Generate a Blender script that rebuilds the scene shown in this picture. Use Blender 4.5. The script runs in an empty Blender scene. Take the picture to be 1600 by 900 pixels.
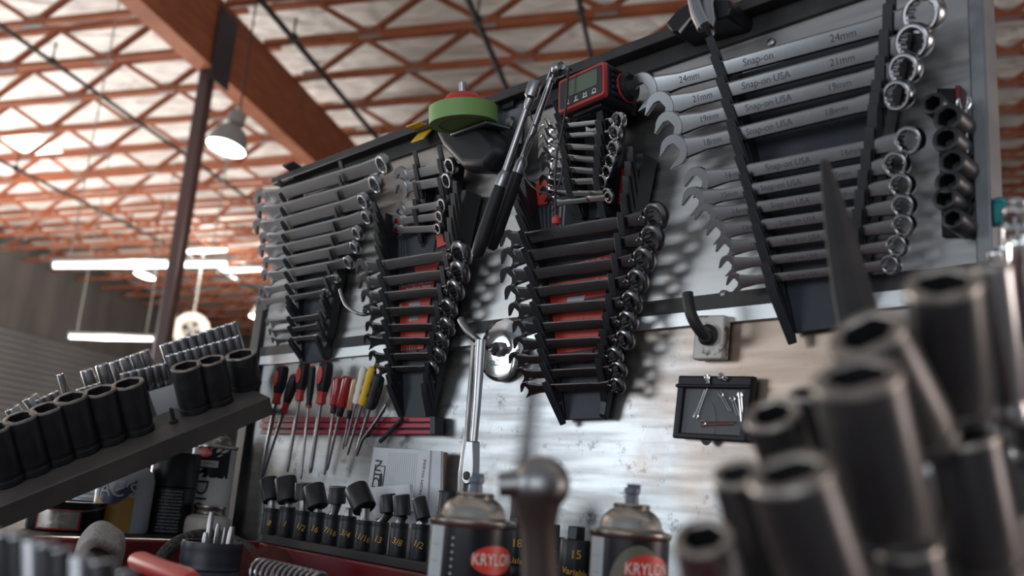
import bpy, bmesh, math, random
from mathutils import Vector as V, Matrix as MX
random.seed(7)
C = bpy.context.scene.collection
SC = bpy.context.scene

# ------------------------------------------------------------------ camera
F = 1420.0
ROLL = math.atan(.08); PITCH = math.radians(12.69)
EYE = V((0, 0, 1.35))
cr, sr, cp, sp = math.cos(ROLL), math.sin(ROLL), math.cos(PITCH), math.sin(PITCH)
_R, _U, FW = V((1, 0, 0)), V((0, -sp, cp)), V((0, cp, sp))
CX = _R * cr + _U * sr
CY = _U * cr - _R * sr
cam = bpy.data.cameras.new('camera')
co = bpy.data.objects.new('camera', cam); C.objects.link(co)
m = MX((CX, CY, -FW)).transposed().to_4x4(); m.translation = EYE
co.matrix_world = m
cam.sensor_width = 36; cam.lens = F / 1600 * 36
cam.clip_start = .02; cam.clip_end = 300
cam.dof.use_dof = True; cam.dof.focus_distance = 1.12; cam.dof.aperture_fstop = 4.6
SC.camera = co
# ------------------------------------------------------------------ light
SC.view_settings.view_transform = 'Standard'
SC.view_settings.look = 'None'
SC.view_settings.gamma = 1
SC.view_settings.use_curve_mapping = False
SC.view_settings.exposure = 0.0
w = bpy.data.worlds.new('world'); SC.world = w; w.use_nodes = True
bgn = w.node_tree.nodes['Background']
bgn.inputs[0].default_value = (.80, .88, 1.0, 1); bgn.inputs[1].default_value = .27
TH = math.radians(11.84)
G1 = V((math.sin(TH), math.cos(TH), 0)); G2 = V((math.cos(TH), -math.sin(TH), 0)); ZU = V((0, 0, 1))
def G(a, b, z):                                   # hall coordinates: across, along, height
    return G2 * a + G1 * b + ZU * z
def area(name, loc, toward, sx, sy, power, col):
    l = bpy.data.lights.new(name, 'AREA'); l.shape = 'RECTANGLE'; l.size = sx; l.size_y = sy
    l.energy = power; l.color = col
    o = bpy.data.objects.new(name, l); C.objects.link(o)
    o.location = loc; o.rotation_euler = (toward - loc).to_track_quat('-Z', 'Y').to_euler()
    return o
def bulb(name, loc, power, col, r=.15):
    l = bpy.data.lights.new(name, 'POINT'); l.energy = power; l.color = col; l.shadow_soft_size = r
    o = bpy.data.objects.new(name, l); C.objects.link(o); o.location = loc
# daylight through the open bay door in the left wall, level with the bench
area('bay_door_daylight', G(-19.5, -4.5, 2.6), G(0, .5, 2.2), 7.0, 5.0, 640, (.86, .94, 1.0))
# fill light added at the unseen front of the hall
area('front_fill_light', G(-3, -9, 2.4), G(-1, 6, 4.0), 9.0, 4.2, 270, (.90, .95, 1.0))

# low warm light added at the right for highlights on the sockets
area('right_fill_light', G(13, 1.0, 2.4), G(0, 0, 1.3), 5.0, 3.6, 620, (1.0, .84, .76))
# fill light added out of view at the left wall, washing the roof
area('roof_fill_light', G(-19.5, 13.5, 2.2), G(-2, 15, 7.6), 7.0, 4.0, 2250, (1.0, .94, .88))

# ------------------------------------------------------------------ helpers
def ray(x, y):
    return (CX * (x - 800) + CY * (450 - y) + FW * F).normalized()
BD = .80
BS = V((.68348, -.72997, 0)); BN = V((-.72997, -.68348, 0))     # board: along to the right, outward
def P(x, y, off=0.0):                             # point of the board plane (raised by off) seen at a pixel of the photo
    d = ray(x, y)
    return EYE + d * ((-BD + off) / BN.dot(d))
def Q(x, y, dist):
    return EYE + ray(x, y) * dist
def on_z(x, y, z):
    d = ray(x, y); return EYE + d * ((z - EYE.z) / d.z)
def frame(o, x, y):                               # matrix with given origin, x axis and approximate y axis
    x = x.normalized(); y = (y - x * y.dot(x)).normalized(); z = x.cross(y)
    r = MX((x, y, z)).transposed().to_4x4(); r.translation = o
    return r
def axis_frame(o, z, xh=None):                    # matrix with local z along an axis
    z = z.normalized(); xh = xh or (V((1, 0, 0)) if abs(z.x) < .8 else V((0, 1, 0)))
    x = (xh - z * xh.dot(z)).normalized(); y = z.cross(x)
    r = MX((x, y, z)).transposed().to_4x4(); r.translation = o
    return r
def BF(o): return frame(o, BS, ZU)
T = MX.Translation

class MB:
    def __init__(s): s.v = []; s.f = []; s.mi = []
    def add(s, vs, fs, mat=0, M=None):
        b = len(s.v)
        s.v += [tuple(M @ V(v)) if M else tuple(v) for v in vs]
        s.f += [[b + i for i in f] for f in fs]
        s.mi += mat if isinstance(mat, list) else [mat] * len(fs)
        return s
    def box(s, c, d, mat=0, M=None):
        x, y, z = c; a, b, h = d[0] / 2, d[1] / 2, d[2] / 2
        vs = [(x + i * a, y + j * b, z + k * h) for i in (-1, 1) for j in (-1, 1) for k in (-1, 1)]
        return s.add(vs, [(0, 1, 3, 2), (4, 6, 7, 5), (0, 4, 5, 1), (2, 3, 7, 6), (0, 2, 6, 4), (1, 5, 7, 3)], mat, M)
    def prism(s, poly, z0, z1, mat=0, M=None):
        n = len(poly)
        vs = [(p[0], p[1], z0) for p in poly] + [(p[0], p[1], z1) for p in poly]
        ar = sum(poly[i][0] * poly[(i + 1) % n][1] - poly[(i + 1) % n][0] * poly[i][1] for i in range(n))
        fs = [list(range(n))[::-1], list(range(n, 2 * n))] + [[i, (i + 1) % n, n + (i + 1) % n, n + i] for i in range(n)]
        if ar < 0: fs = [f[::-1] for f in fs]
        return s.add(vs, fs, mat, M)
    def slab(s, quad, nrm, t, mat=0):             # solid plate from corner points, thickened along a normal
        n = len(quad); nv = nrm.normalized() * t
        vs = list(quad) + [q + nv for q in quad]
        fs = [list(range(n))[::-1], list(range(n, 2 * n))] + [[i, (i + 1) % n, n + (i + 1) % n, n + i] for i in range(n)]
        return s.add(vs, fs, mat)
    def lathe(s, prof, n=28, mat=0, M=None, phase=0.0):
        k = len(prof); vs = []; fs = []; ms = []
        for (r, z) in prof:
            for i in range(n):
                a = 2 * math.pi * i / n + phase
                vs.append((r * math.cos(a), r * math.sin(a), z))
        for j in range(k - 1):
            for i in range(n):
                i2 = (i + 1) % n
                fs.append([j * n + i, j * n + i2, (j + 1) * n + i2, (j + 1) * n + i])
                ms.append(mat[j] if isinstance(mat, (list, tuple)) else mat)
        m0 = mat[0] if isinstance(mat, (list, tuple)) else mat
        m1 = mat[-1] if isinstance(mat, (list, tuple)) else mat
        if prof[0][0] > 1e-6: fs.append(list(range(n))[::-1]); ms.append(m0)
        if prof[-1][0] > 1e-6: fs.append([(k - 1) * n + i for i in range(n)]); ms.append(m1)
        return s.add(vs, fs, ms, M)
    def rings(s, loops, mat=0, M=None, cap=True):
        n = len(loops[0]); vs = [p for l in loops for p in l]; fs = []; ms = []
        for j in range(len(loops) - 1):
            for i in range(n):
                i2 = (i + 1) % n
                fs.append([j * n + i, j * n + i2, (j + 1) * n + i2, (j + 1) * n + i])
                ms.append(mat[j] if isinstance(mat, (list, tuple)) else mat)
        if cap:
            m0 = mat[0] if isinstance(mat, (list, tuple)) else mat
            m1 = mat[-1] if isinstance(mat, (list, tuple)) else mat
            fs.append(list(range(n))[::-1]); ms.append(m0)
            fs.append([(len(loops) - 1) * n + i for i in range(n)]); ms.append(m1)
        return s.add(vs, fs, ms, M)
    def tube(s, pts, r, n=10, mat=0, M=None, closed=False):
        pts = [V(p) for p in pts]; k = len(pts); up = None; loops = []
        for i, p in enumerate(pts):
            if closed: t = (pts[(i + 1) % k] - pts[i - 1])
            else: t = pts[min(i + 1, k - 1)] - pts[max(i - 1, 0)]
            t.normalize()
            if up is None: up = V((0, 0, 1)) if abs(t.z) < .9 else V((1, 0, 0))
            up = (up - t * up.dot(t)).normalized(); sd = t.cross(up)
            rr = r[i] if isinstance(r, (list, tuple)) else r
            loops.append([p + (up * math.cos(2 * math.pi * j / n) + sd * math.sin(2 * math.pi * j / n)) * rr for j in range(n)])
        if closed: loops.append(loops[0])
        return s.rings(loops, mat, M, cap=not closed)
    def mesh(s, name, mats, sharp=35):
        me = bpy.data.meshes.new(name)
        me.from_pydata([tuple(v) for v in s.v], [], s.f)
        for mt in (mats if isinstance(mats, (list, tuple)) else [mats]): me.materials.append(mt)
        me.polygons.foreach_set('material_index', s.mi)
        bm = bmesh.new(); bm.from_mesh(me); bmesh.ops.recalc_face_normals(bm, faces=bm.faces); bm.to_mesh(me); bm.free()
        me.shade_smooth()
        me.set_sharp_from_angle(angle=math.radians(sharp))
        return me
    def build(s, name, mats, parent=None, M=None, bevel=0, sharp=35, seg=2):
        return put(name, s.mesh(name, mats, sharp), parent, M, bevel, seg)
def put(name, me, parent=None, M=None, bevel=0, seg=2):
    o = bpy.data.objects.new(name, me); C.objects.link(o)
    if parent: o.parent = parent
    if M: o.matrix_local = M
    if bevel:
        b = o.modifiers.new('edge', 'BEVEL'); b.width = bevel; b.segments = seg; b.limit_method = 'ANGLE'; b.angle_limit = math.radians(40)
    return o
def tag(o, label, cat, group=None, kind=None):
    o['label'] = label
    if cat: o['category'] = cat
    if group: o['group'] = group
    if kind: o['kind'] = kind
    return o
def thing(name, label, cat, M=None, group=None):
    o = bpy.data.objects.new(name, None); C.objects.link(o); o.empty_display_size = .02
    if M: o.matrix_world = M
    return tag(o, label, cat, group)
def struct(name, mb, mats, label=None, **k):
    o = mb.build(name, mats, **k); o['kind'] = 'structure'
    o['label'] = label or name.replace('_', ' '); o['category'] = name.split('_')[0]
    return o
ORD = ['first', 'second', 'third', 'fourth', 'fifth', 'sixth', 'seventh', 'eighth', 'ninth', 'tenth', 'eleventh', 'twelfth', 'thirteenth',
       'fourteenth', 'fifteenth', 'sixteenth', 'seventeenth', 'eighteenth', 'nineteenth', 'twentieth']
def ordn(i):
    if i < 20: return ORD[i]
    return 'twenty-' + ORD[i - 20] if i < 29 else 'thirtieth'
def arc(c, r, a0, a1, n):
    return [(c[0] + r * math.cos(a0 + (a1 - a0) * i / n), c[1] + r * math.sin(a0 + (a1 - a0) * i / n)) for i in range(n + 1)]
def bez(p0, p1, p2, p3, n=14):
    p0, p1, p2, p3 = map(V, (p0, p1, p2, p3)); o = []
    for i in range(n + 1):
        t = i / n; u = 1 - t
        o.append(p0 * u**3 + p1 * 3 * u * u * t + p2 * 3 * u * t * t + p3 * t**3)
    return o
_txt = {}
def text_mesh(s, mat, depth=.02, sx=1.0):
    k = (s, mat.name, depth, sx)
    if k not in _txt:
        cu = bpy.data.curves.new('lettering', 'FONT'); cu.body = s; cu.size = 1; cu.extrude = depth
        cu.align_x = 'CENTER'; cu.align_y = 'CENTER'; cu.resolution_u = 3
        o = bpy.data.objects.new('lettering', cu); C.objects.link(o)
        me = bpy.data.meshes.new_from_object(o.evaluated_get(bpy.context.evaluated_depsgraph_get()))
        bpy.data.objects.remove(o); bpy.data.curves.remove(cu)
        me.materials.clear(); me.materials.append(mat)
        for v in me.vertices: v.co.x *= sx
        _txt[k] = me
    return _txt[k]
def text(name, s, mat, parent, M, size, depth=.02, sx=1.0):
    return put(name, text_mesh(s, mat, depth, sx), parent, M @ MX.Scale(size, 4))
def wrap_text(name, s, mat, parent, r, ang, z, size, rot=0.0, sx=1.0):       # lettering bent round a can
    me = text_mesh(s, mat, .0, sx).copy()
    bm = bmesh.new(); bm.from_mesh(me)
    bmesh.ops.subdivide_edges(bm, edges=[e for e in bm.edges if e.calc_length() > .15], cuts=2)
    for v in bm.verts:
        x, y = v.co.x * size, v.co.y * size
        x, y = x * math.cos(rot) - y * math.sin(rot), x * math.sin(rot) + y * math.cos(rot)
        a = ang + x / r
        v.co = V((r * math.cos(a), r * math.sin(a), z + y))
    bm.to_mesh(me); bm.free()
    return put(name, me, parent)
def wrap_patch(name, mat, parent, r, ang, z, fn, M=None):                   # fn: list of outline points (x along the can, y up)
    mb = MB(); n = len(fn); cx = sum(p[0] for p in fn) / n; cy = sum(p[1] for p in fn) / n
    L = []
    for t in (1, .66, .33):
        L.append([(r * math.cos(ang + (cx + (p[0] - cx) * t) / r), r * math.sin(ang + (cx + (p[0] - cx) * t) / r), z + cy + (p[1] - cy) * t) for p in fn])
    vs = [q for l in L for q in l] + [(r * math.cos(ang + cx / r), r * math.sin(ang + cx / r), z + cy)]
    fs = [[j * n + i, j * n + (i + 1) % n, (j + 1) * n + (i + 1) % n, (j + 1) * n + i] for j in (0, 1) for i in range(n)]
    fs += [[2 * n + i, 2 * n + (i + 1) % n, 3 * n] for i in range(n)]
    mb.add(vs, fs); return mb.build(name, mat, parent)
def rect_pts(w, h, k=5):
    o = []
    for (a, b) in (((-w, -h), (w, -h)), ((w, -h), (w, h)), ((w, h), (-w, h)), ((-w, h), (-w, -h))):
        o += [((a[0] + (b[0] - a[0]) * i / k) / 2, (a[1] + (b[1] - a[1]) * i / k) / 2) for i in range(k)]
    return o
def oval_pts(w, h, n=28): return [(w / 2 * math.cos(2 * math.pi * i / n), h / 2 * math.sin(2 * math.pi * i / n)) for i in range(n)]

# ------------------------------------------------------------------ materials
def mat(name, col, rough=.5, metal=0.0, noise=None, bump=None, emit=None, spec=None, trans=0, alpha=1, coat=0, aniso=0):
    m = bpy.data.materials.new(name); m.use_nodes = True
    nt = m.node_tree; b = nt.nodes['Principled BSDF']
    col = (*col, 1) if len(col) == 3 else col
    b.inputs['Base Color'].default_value = col
    b.inputs['Roughness'].default_value = rough; b.inputs['Metallic'].default_value = metal
    if spec is not None: b.inputs['Specular IOR Level'].default_value = spec
    if trans: b.inputs['Transmission Weight'].default_value = trans
    if alpha < 1: b.inputs['Alpha'].default_value = alpha
    if coat: b.inputs['Coat Weight'].default_value = coat
    if emit: b.inputs['Emission Color'].default_value = (*emit[0], 1); b.inputs['Emission Strength'].default_value = emit[1]
    tc = None
    if noise or bump: tc = nt.nodes.new('ShaderNodeTexCoord')
    if noise:                                     # (scale, colour2, lo, hi, roughness change)
        sc, c2, lo, hi, dr = noise
        n = nt.nodes.new('ShaderNodeTexNoise'); n.inputs['Detail'].default_value = 6
        mp = nt.nodes.new('ShaderNodeMapping'); nt.links.new(tc.outputs['Object'], mp.inputs['Vector'])
        if isinstance(sc, tuple): mp.inputs['Scale'].default_value = sc; n.inputs['Scale'].default_value = 1
        else: n.inputs['Scale'].default_value = sc
        nt.links.new(mp.outputs[0], n.inputs['Vector'])
        r = nt.nodes.new('ShaderNodeValToRGB'); r.color_ramp.elements[0].position = lo; r.color_ramp.elements[1].position = hi
        r.color_ramp.elements[0].color = col; r.color_ramp.elements[1].color = (*c2, 1)
        nt.links.new(n.outputs['Fac'], r.inputs[0]); nt.links.new(r.outputs[0], b.inputs['Base Color'])
        if dr:
            mr = nt.nodes.new('ShaderNodeMapRange'); mr.inputs[1].default_value = lo; mr.inputs[2].default_value = hi
            mr.inputs[3].default_value = rough; mr.inputs[4].default_value = rough + dr
            nt.links.new(n.outputs['Fac'], mr.inputs[0]); nt.links.new(mr.outputs[0], b.inputs['Roughness'])
    if bump:                                      # (scale, strength, distance)
        n = nt.nodes.new('ShaderNodeTexNoise'); n.inputs['Detail'].default_value = 4
        mp = nt.nodes.new('ShaderNodeMapping'); nt.links.new(tc.outputs['Object'], mp.inputs['Vector'])
        if isinstance(bump[0], tuple): mp.inputs['Scale'].default_value = bump[0]; n.inputs['Scale'].default_value = 1
        else: n.inputs['Scale'].default_value = bump[0]
        nt.links.new(mp.outputs[0], n.inputs['Vector'])
        bp = nt.nodes.new('ShaderNodeBump'); bp.inputs['Strength'].default_value = bump[1]; bp.inputs['Distance'].default_value = bump[2]
        nt.links.new(n.outputs['Fac'], bp.inputs['Height']); nt.links.new(bp.outputs[0], b.inputs['Normal'])
    return m
m_board_up = mat('brushed_sheet_steel', (.44, .44, .45), .29, 1, noise=((3, 90, 3), (.53, .51, .49), .35, .7, .12))
m_board_lo = mat('scuffed_sheet_steel', (.52, .535, .55), .38, 1, noise=((6, 60, 6), (.38, .375, .37), .40, .75, .1))
def board_marks(m, speck, streak):                # grime specks and tan rust film on the steel sheet
    nt = m.node_tree; b = nt.nodes['Principled BSDF']; src = b.inputs['Base Color'].links[0].from_socket
    tc = nt.nodes.new('ShaderNodeTexCoord')
    for sc, lo, hi, colr, f in speck:
        n = nt.nodes.new('ShaderNodeTexNoise'); n.inputs['Scale'].default_value = sc; n.inputs['Detail'].default_value = 8; n.inputs['Roughness'].default_value = .7
        nt.links.new(tc.outputs['Object'], n.inputs['Vector'])
        r = nt.nodes.new('ShaderNodeMapRange'); r.inputs[1].default_value = lo; r.inputs[2].default_value = hi; r.inputs[4].default_value = f
        nt.links.new(n.outputs['Fac'], r.inputs[0])
        mx = nt.nodes.new('ShaderNodeMix'); mx.data_type = 'RGBA'; mx.inputs[7].default_value = (*colr, 1)
        nt.links.new(r.outputs[0], mx.inputs[0]); nt.links.new(src, mx.inputs[6]); src = mx.outputs[2]
    nt.links.new(src, b.inputs['Base Color'])
board_marks(m_board_lo, [(38, .57, .68, (.07, .08, .09), .75), (13, .50, .72, (.30, .32, .34), .6), (7, .54, .74, (.42, .30, .21), .6)], 0)
board_marks(m_board_up, [(11, .56, .78, (.36, .27, .2), .6), (60, .66, .74, (.06, .06, .06), .6)], 0)
m_chrome = mat('worn_chrome', (.41, .415, .44), .27, 1, noise=(18, (.36, .355, .355), .35, .8, .08))
m_bright = mat('bright_chrome', (.74, .74, .75), .12, 1)
m_blackchrome = mat('dark_polished_steel', (.25, .25, .27), .22, 1, noise=(18, (.20, .195, .195), .35, .8, .08))
m_dull = mat('dull_tool_steel', (.33, .33, .34), .36, 1, noise=(20, (.25, .24, .235), .4, .7, .1))
m_plastic = mat('black_plastic', (.014, .015, .020), .40, spec=.35)
m_platepl = mat('dusty_dark_plastic', (.026, .031, .043), .48, spec=.35, noise=(25, (.045, .052, .066), .4, .75, .1))
m_oxide = mat('black_oxide', (.022, .023, .028), .38, .2, spec=.4, noise=(40, (.036, .035, .036), .45, .75, .12))
m_rim = mat('worn_bare_rim', (.42, .39, .36), .38, .9, noise=(90, (.22, .2, .19), .4, .7, .1))
m_hole = mat('socket_bore', (.02, .02, .024), .5, .3)
m_red = mat('red_label_card', (.62, .055, .035), .45)
m_redplastic = mat('red_rubber', (.52, .05, .045), .45)
m_white = mat('white_print', (.82, .80, .78), .6)
m_ink = mat('black_ink', (.03, .03, .035), .6)
m_engrave = mat('engraved_letters', (.05, .05, .055), .6, .3)
m_paper = mat('paper', (.72, .74, .78), .8, noise=(30, (.62, .64, .69), .4, .8, 0))
m_cardb = mat('brown_cardboard', (.26, .13, .075), .8)
m_yellow = mat('yellow_plastic', (.78, .50, .03), .4)
m_green = mat('green_masking_tape', (.23, .40, .125), .55)
m_tapeside = mat('tape_edge', (.42, .58, .40), .6)
m_lcd = mat('lcd_glass', (.115, .15, .105), .18)
m_wire = mat('black_wire', (.02, .02, .024), .4)
m_orange = mat('orange_painted_timber', (.33, .098, .040), .6, noise=((2, 2, 20), (.22, .064, .028), .35, .7, .1))
m_insul = mat('white_roof_insulation', (.90, .875, .85), .7, noise=(1.6, (.74, .71, .69), .45, .8, 0), bump=((.7, 2.6, 1), 1.0, .35))
m_gusset = mat('grey_gusset_plate', (.27, .27, .29), .5, .3)
m_column = mat('brown_painted_steel', (.055, .030, .031), .42, .1)
m_pipe = mat('black_iron_pipe', (.03, .03, .036), .5)
m_wallcon = mat('dark_concrete_wall', (.13, .125, .125), .8, noise=((1.5, 1.5, .3), (.19, .175, .165), .4, .7, 0))
m_rolldoor = mat('grey_roll_door', (.32, .33, .34), .5, .2)
m_floor = mat('concrete_floor', (.30, .30, .30), .5, noise=(1.2, (.20, .20, .2), .35, .7, .1))
m_redpaint = mat('red_painted_steel', (.16, .012, .018), .35, noise=(14, (.09, .012, .016), .45, .75, .15))
m_galv = mat('galvanized_edge', (.26, .27, .29), .45, .8, noise=(20, (.18, .19, .2), .4, .7, 0))
m_railblk = mat('dark_angle_iron', (.034, .033, .036), .48, .2, spec=.4, noise=(14, (.075, .066, .06), .5, .8, .1))
m_maroon = mat('maroon_magnet_rail', (.36, .025, .055), .4)
m_lampon = mat('lit_lamp', (1, 1, 1), .5, emit=((1, .97, .90), 6))
m_tubeon = mat('lit_tube', (1, 1, 1), .5, emit=((.95, 1, .97), 3.5))
m_lampsh = mat('grey_lamp_housing', (.30, .29, .28), .5, .1)
m_canmetal = mat('spray_can_tin', (.50, .47, .43), .27, 1)
m_canlabel = mat('black_can_label', (.012, .012, .017), .34, spec=.3)
m_silver = mat('silver_label_strip', (.48, .52, .55), .5)
m_olive = mat('olive_label', (.14, .13, .09), .45)
m_krylred = mat('red_oval_print', (.62, .045, .03), .4)
m_nozzle = mat('grey_spray_nozzle', (.10, .12, .17), .4)
m_gold = mat('yellow_paint_pen', (.80, .42, .06), .6)
m_clear_red = mat('clear_red_acetate', (.36, .02, .03), .12, coat=.6)
m_amber = mat('clear_amber_acetate', (.50, .30, .17), .12, coat=.6)
m_vinyl = mat('black_vinyl', (.012, .012, .017), .46, spec=.3, bump=(60, .25, .001))
m_clear = mat('clear_window', (.25, .26, .28), .12, alpha=.10, spec=.4)
m_teal = mat('teal_plastic', (.0, .20, .21), .45)
m_rag = mat('grey_shop_rag', (.42, .40, .385), .95, bump=(160, .9, .004))
m_blue = mat('dark_blue_label', (.03, .04, .10), .4)
m_ochre = mat('ochre_label', (.42, .23, .04), .45)
m_cream = mat('cream_jar', (.60, .56, .50), .4)
m_hookplate = mat('chipped_white_plate', (.62, .58, .54), .5, .2, noise=(60, (.16, .12, .10), .58, .66, .1))
m_strip = mat('aluminium_strip', (.70, .71, .72), .38, 1)
m_rustbr = mat('rusty_brown_handle', (.05, .03, .027), .55)
m_grip = mat('black_rubber_grip', (.016, .016, .020), .5, spec=.35)
m_cup = mat('dark_blue_plastic_cup', (.025, .03, .045), .42)

m_shelfirn = mat('brown_grey_angle_iron', (.105, .095, .088), .5, .3, noise=(10, (.16, .14, .12), .45, .8, .1))
# ------------------------------------------------------------------ hall shell
K = .075
def chord_z(a): return 1.35 + 7.1 + K * a          # underside of the roof trusses
A0, A1, B0, B1 = -20.0, 16.0, -2.0, 38.0
mb = MB(); mb.slab([G(A0, -12, -.1), G(A1, -12, -.1), G(A1, B1, -.1), G(A0, B1, -.1)], ZU, .1)
struct('floor', mb, m_floor, 'grey concrete workshop floor')
# quilted insulation: sags between the purlins
mb = MB(); na, nb = 72, 110; vs = []
for j in range(nb + 1):
    for i in range(na + 1):
        a = A0 + (A1 - A0) * i / na; b = B0 + (B1 - B0) * j / nb
        s = .055 * (math.cos(b * 2 * math.pi / 1.22) * .5 + math.sin(a * 3.1 + 1.7 * math.sin(b)) * .5)
        vs.append(G(a, b, chord_z(a) + .72 + s))
mb.add(vs, [[j * (na + 1) + i, j * (na + 1) + i + 1, (j + 1) * (na + 1) + i + 1, (j + 1) * (na + 1) + i] for j in range(nb) for i in range(na)])
struct('ceiling', mb, m_insul, 'white quilted roof insulation above the orange trusses', sharp=180)
# left wall, with the bay door opening lying outside the picture
mb = MB()
def wallrect(b0, b1, z0, z1): mb.slab([G(A0, b0, z0), G(A0, b1, z0), G(A0, b1, z1), G(A0, b0, z1)], -G2, .2)
hz = chord_z(A0) + .8
wallrect(-12, -8.2, 0, hz); wallrect(-8.2, -.8, 5.2, hz); wallrect(-.8, 9.8, 0, hz); wallrect(9.8, 17.2, 4.4, hz); wallrect(17.2, B1, 0, hz)  # the second gap is added for the roof fill light
struct('wall_left', mb, m_wallcon, 'dark grey left wall of the workshop')
mb = MB(); mb.slab([G(A0, B1, 0), G(A1, B1, 0), G(A1, B1, chord_z(A1) + .8), G(A0, B1, hz)], G1, .2)
struct('wall_back', mb, m_wallcon, 'dark far wall of the workshop')
mb = MB(); mb.slab([G(A1, -2, 0), G(A1, B1, 0), G(A1, B1, chord_z(A1) + .8), G(A1, -2, chord_z(A1) + .8)], G2, .2)
struct('wall_right', mb, m_wallcon, 'right wall of the workshop')
# roll-up door on the left wall
mb = MB()
zt, b0, b1 = 4.9, 17.6, 31.0
n = 27; loops = []
for i in range(n + 1):
    z = zt * i / n
    for dz, dx in ((0, .03), (.05, .16)):
        loops.append((z + dz, dx))
vs = []
for z, dx in loops: vs += [G(A0 + dx, b0, z), G(A0 + dx, b1, z)]
mb.add(vs, [[2 * i, 2 * i + 1, 2 * i + 3, 2 * i + 2] for i in range(len(loops) - 1)])
struct('door_1', mb, m_rolldoor, 'grey corrugated roll-up door in the left wall', sharp=20)

# girder and columns
GA = (Q(320, 112, 14.2)).dot(G2); GBz = (Q(320, 112, 14.2)).z
GBc = (Q(320, 112, 14.2)).dot(G1)
gw, gd = .30, 1.05
mb = MB(); mb.slab([G(GA - .1, B0, GBz), G(GA - .1 + gw, B0, GBz), G(GA - .1 + gw, B1 - .1, GBz), G(GA - .1, B1 - .1, GBz)], ZU, gd)
struct('trim_1', mb, m_orange, 'heavy orange timber girder running the length of the hall')
col = thing('steel_column', 'dark brown square steel column carrying the orange girder', 'column', T(G(GA + .05, GBc, 0))); col['kind'] = 'structure'
R = frame(V((0, 0, 0)), G2, G1)
MB().box((0, 0, (GBz - .01) / 2 + .005), (.175, .175, GBz - .01), 0, R).build('post', m_column, col, bevel=.02)
mb = MB(); mb.box((.2, 0, GBz + .35), (.02, .5, 1.1), 0, R); mb.build('cap_plate', m_pipe, col)
MB().box((0, 0, .012), (.5, .5, .024), 0, R).build('base_plate', m_column, col)

# trusses: one of each side built, the rest copied with their parts
TS = 1.22; PAN = 1.83
def chord(L, sz):
    mb = MB(); mb.box((L / 2, 0, 0), (L, sz[0], sz[1])); return mb
def make_truss_meshes():
    d = {}
    L = PAN / 2; H = .62; ln = math.hypot(L, H)
    mb = MB(); mb.box((ln / 2, 0, 0), (ln, .085, .075)); d['web'] = mb.mesh('web', m_orange)
    mb = MB(); mb.box((0, 0, .03), (.34, .07, .17)); d['gusset'] = mb.mesh('gusset_plate', m_gusset)
    return d, math.atan2(H, L)
TMS, wa = make_truss_meshes()
def truss(a0, a1, b, label, group, n):
    ca = math.atan(K); U = (G2 + ZU * K).normalized(); L = (a1 - a0) / math.cos(ca)
    M = frame(G(a0, b, chord_z(a0) + .05), U, G1.copy()); M = MX((U, G1, U.cross(G1))).transposed().to_4x4(); M.translation = G(a0, b, chord_z(a0) + .05)
    if U.cross(G1).z < 0: raise RuntimeError
    t = thing('roof_truss', label, 'truss', M, group)
    k = round(L, 2)
    if k not in CH:
        CH[k] = chord(L, (.10, .078)).mesh('bottom_chord', m_orange), chord(L, (.10, .078)).mesh('top_chord', m_orange)
    put('bottom_chord', CH[k][0], t); put('top_chord', CH[k][1], t, T((0, 0, .62)))
    x = .25 + (.9 * (n % 2) * 0 + .37 * n) % PAN
    while x < L:
        put('gusset_plate', TMS['gusset'], t, T((x, 0, 0)))
        if x + PAN / 2 < L: put('web', TMS['web'], t, T((x, 0, 0)) @ MX.Rotation(-wa, 4, 'Y'))
        if x - PAN / 2 > 0: put('web', TMS['web'], t, T((x, 0, 0)) @ MX.Rotation(math.pi + wa, 4, 'Y'))
        x += PAN
CH = {}
def in_view(a0, a1, b):
    for k in range(41):
        a = a0 + (a1 - a0) * k / 40; d = G(a, b, chord_z(a) + .05) - EYE; z = d.dot(FW)
        if z > 0 and abs(d.dot(CX) / z * F) < 815 and abs(d.dot(CY) / z * F) < 470: return True
    return False
for a0, a1, side, sh in ((A0 + .2, GA - .12, 'left', 0), (GA + .22, A1 - .2, 'right', 2)):
    n = 0
    for i in range(27):
        b = 3.6 + TS * i
        if not in_view(a0, a1, b): continue
        truss(a0, a1, b, '%s orange roof truss in view from the front, %s of the girder' % (ordn(n), side), 'roof trusses %s of the girder' % side, i + sh); n += 1
# black sprinkler pipes under the trusses
def pipe(name, label, x, y, drop, r=.035):
    d = ray(x, y); # where this pixel meets a plane 'drop' below the chords
    # z = chord_z(a) - drop ; solve along the ray
    t = (chord_z(0) - drop - EYE.z + K * EYE.dot(G2)) / (d.z - K * d.dot(G2))
    p = EYE + d * t; a = p.dot(G2); z = p.z
    o = thing(name, label, 'pipe', T(G(a, 0, z)), 'sprinkler pipes')
    mb = MB(); mb.tube([G1 * 1.0, G1 * 20, G1 * 37.9], r, 10); mb.build('pipe_run', m_pipe, o)
    for k in range(2, 36, 4):
        mb = MB(); mb.tube([G1 * (k + 1.4), G1 * (k + 1.4) + ZU * (drop - .01)], .018, 6); mb.tube([G1 * (k + 1.4) - ZU * .05, G1 * (k + 1.4) + ZU * .06], r * 1.6, 8)
        mb.build('hanger', m_pipe, o)
pipe('sprinkler_pipe', 'black pipe crossing the ceiling left of the brown column', 144, 140, .35)
pipe('sprinkler_pipe', 'thick black pipe crossing the ceiling right of the girder', 485, 92, .35, .045)
pipe('sprinkler_pipe', 'black pipe crossing the ceiling directly above the green tape', 763, 72, .35, .045)
pipe('sprinkler_pipe', 'steep thin black pipe above the red meter', 915, 50, .35)
pipe('sprinkler_pipe', 'lowest black pipe at the far left of the ceiling', 60, 281, .35)

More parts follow.
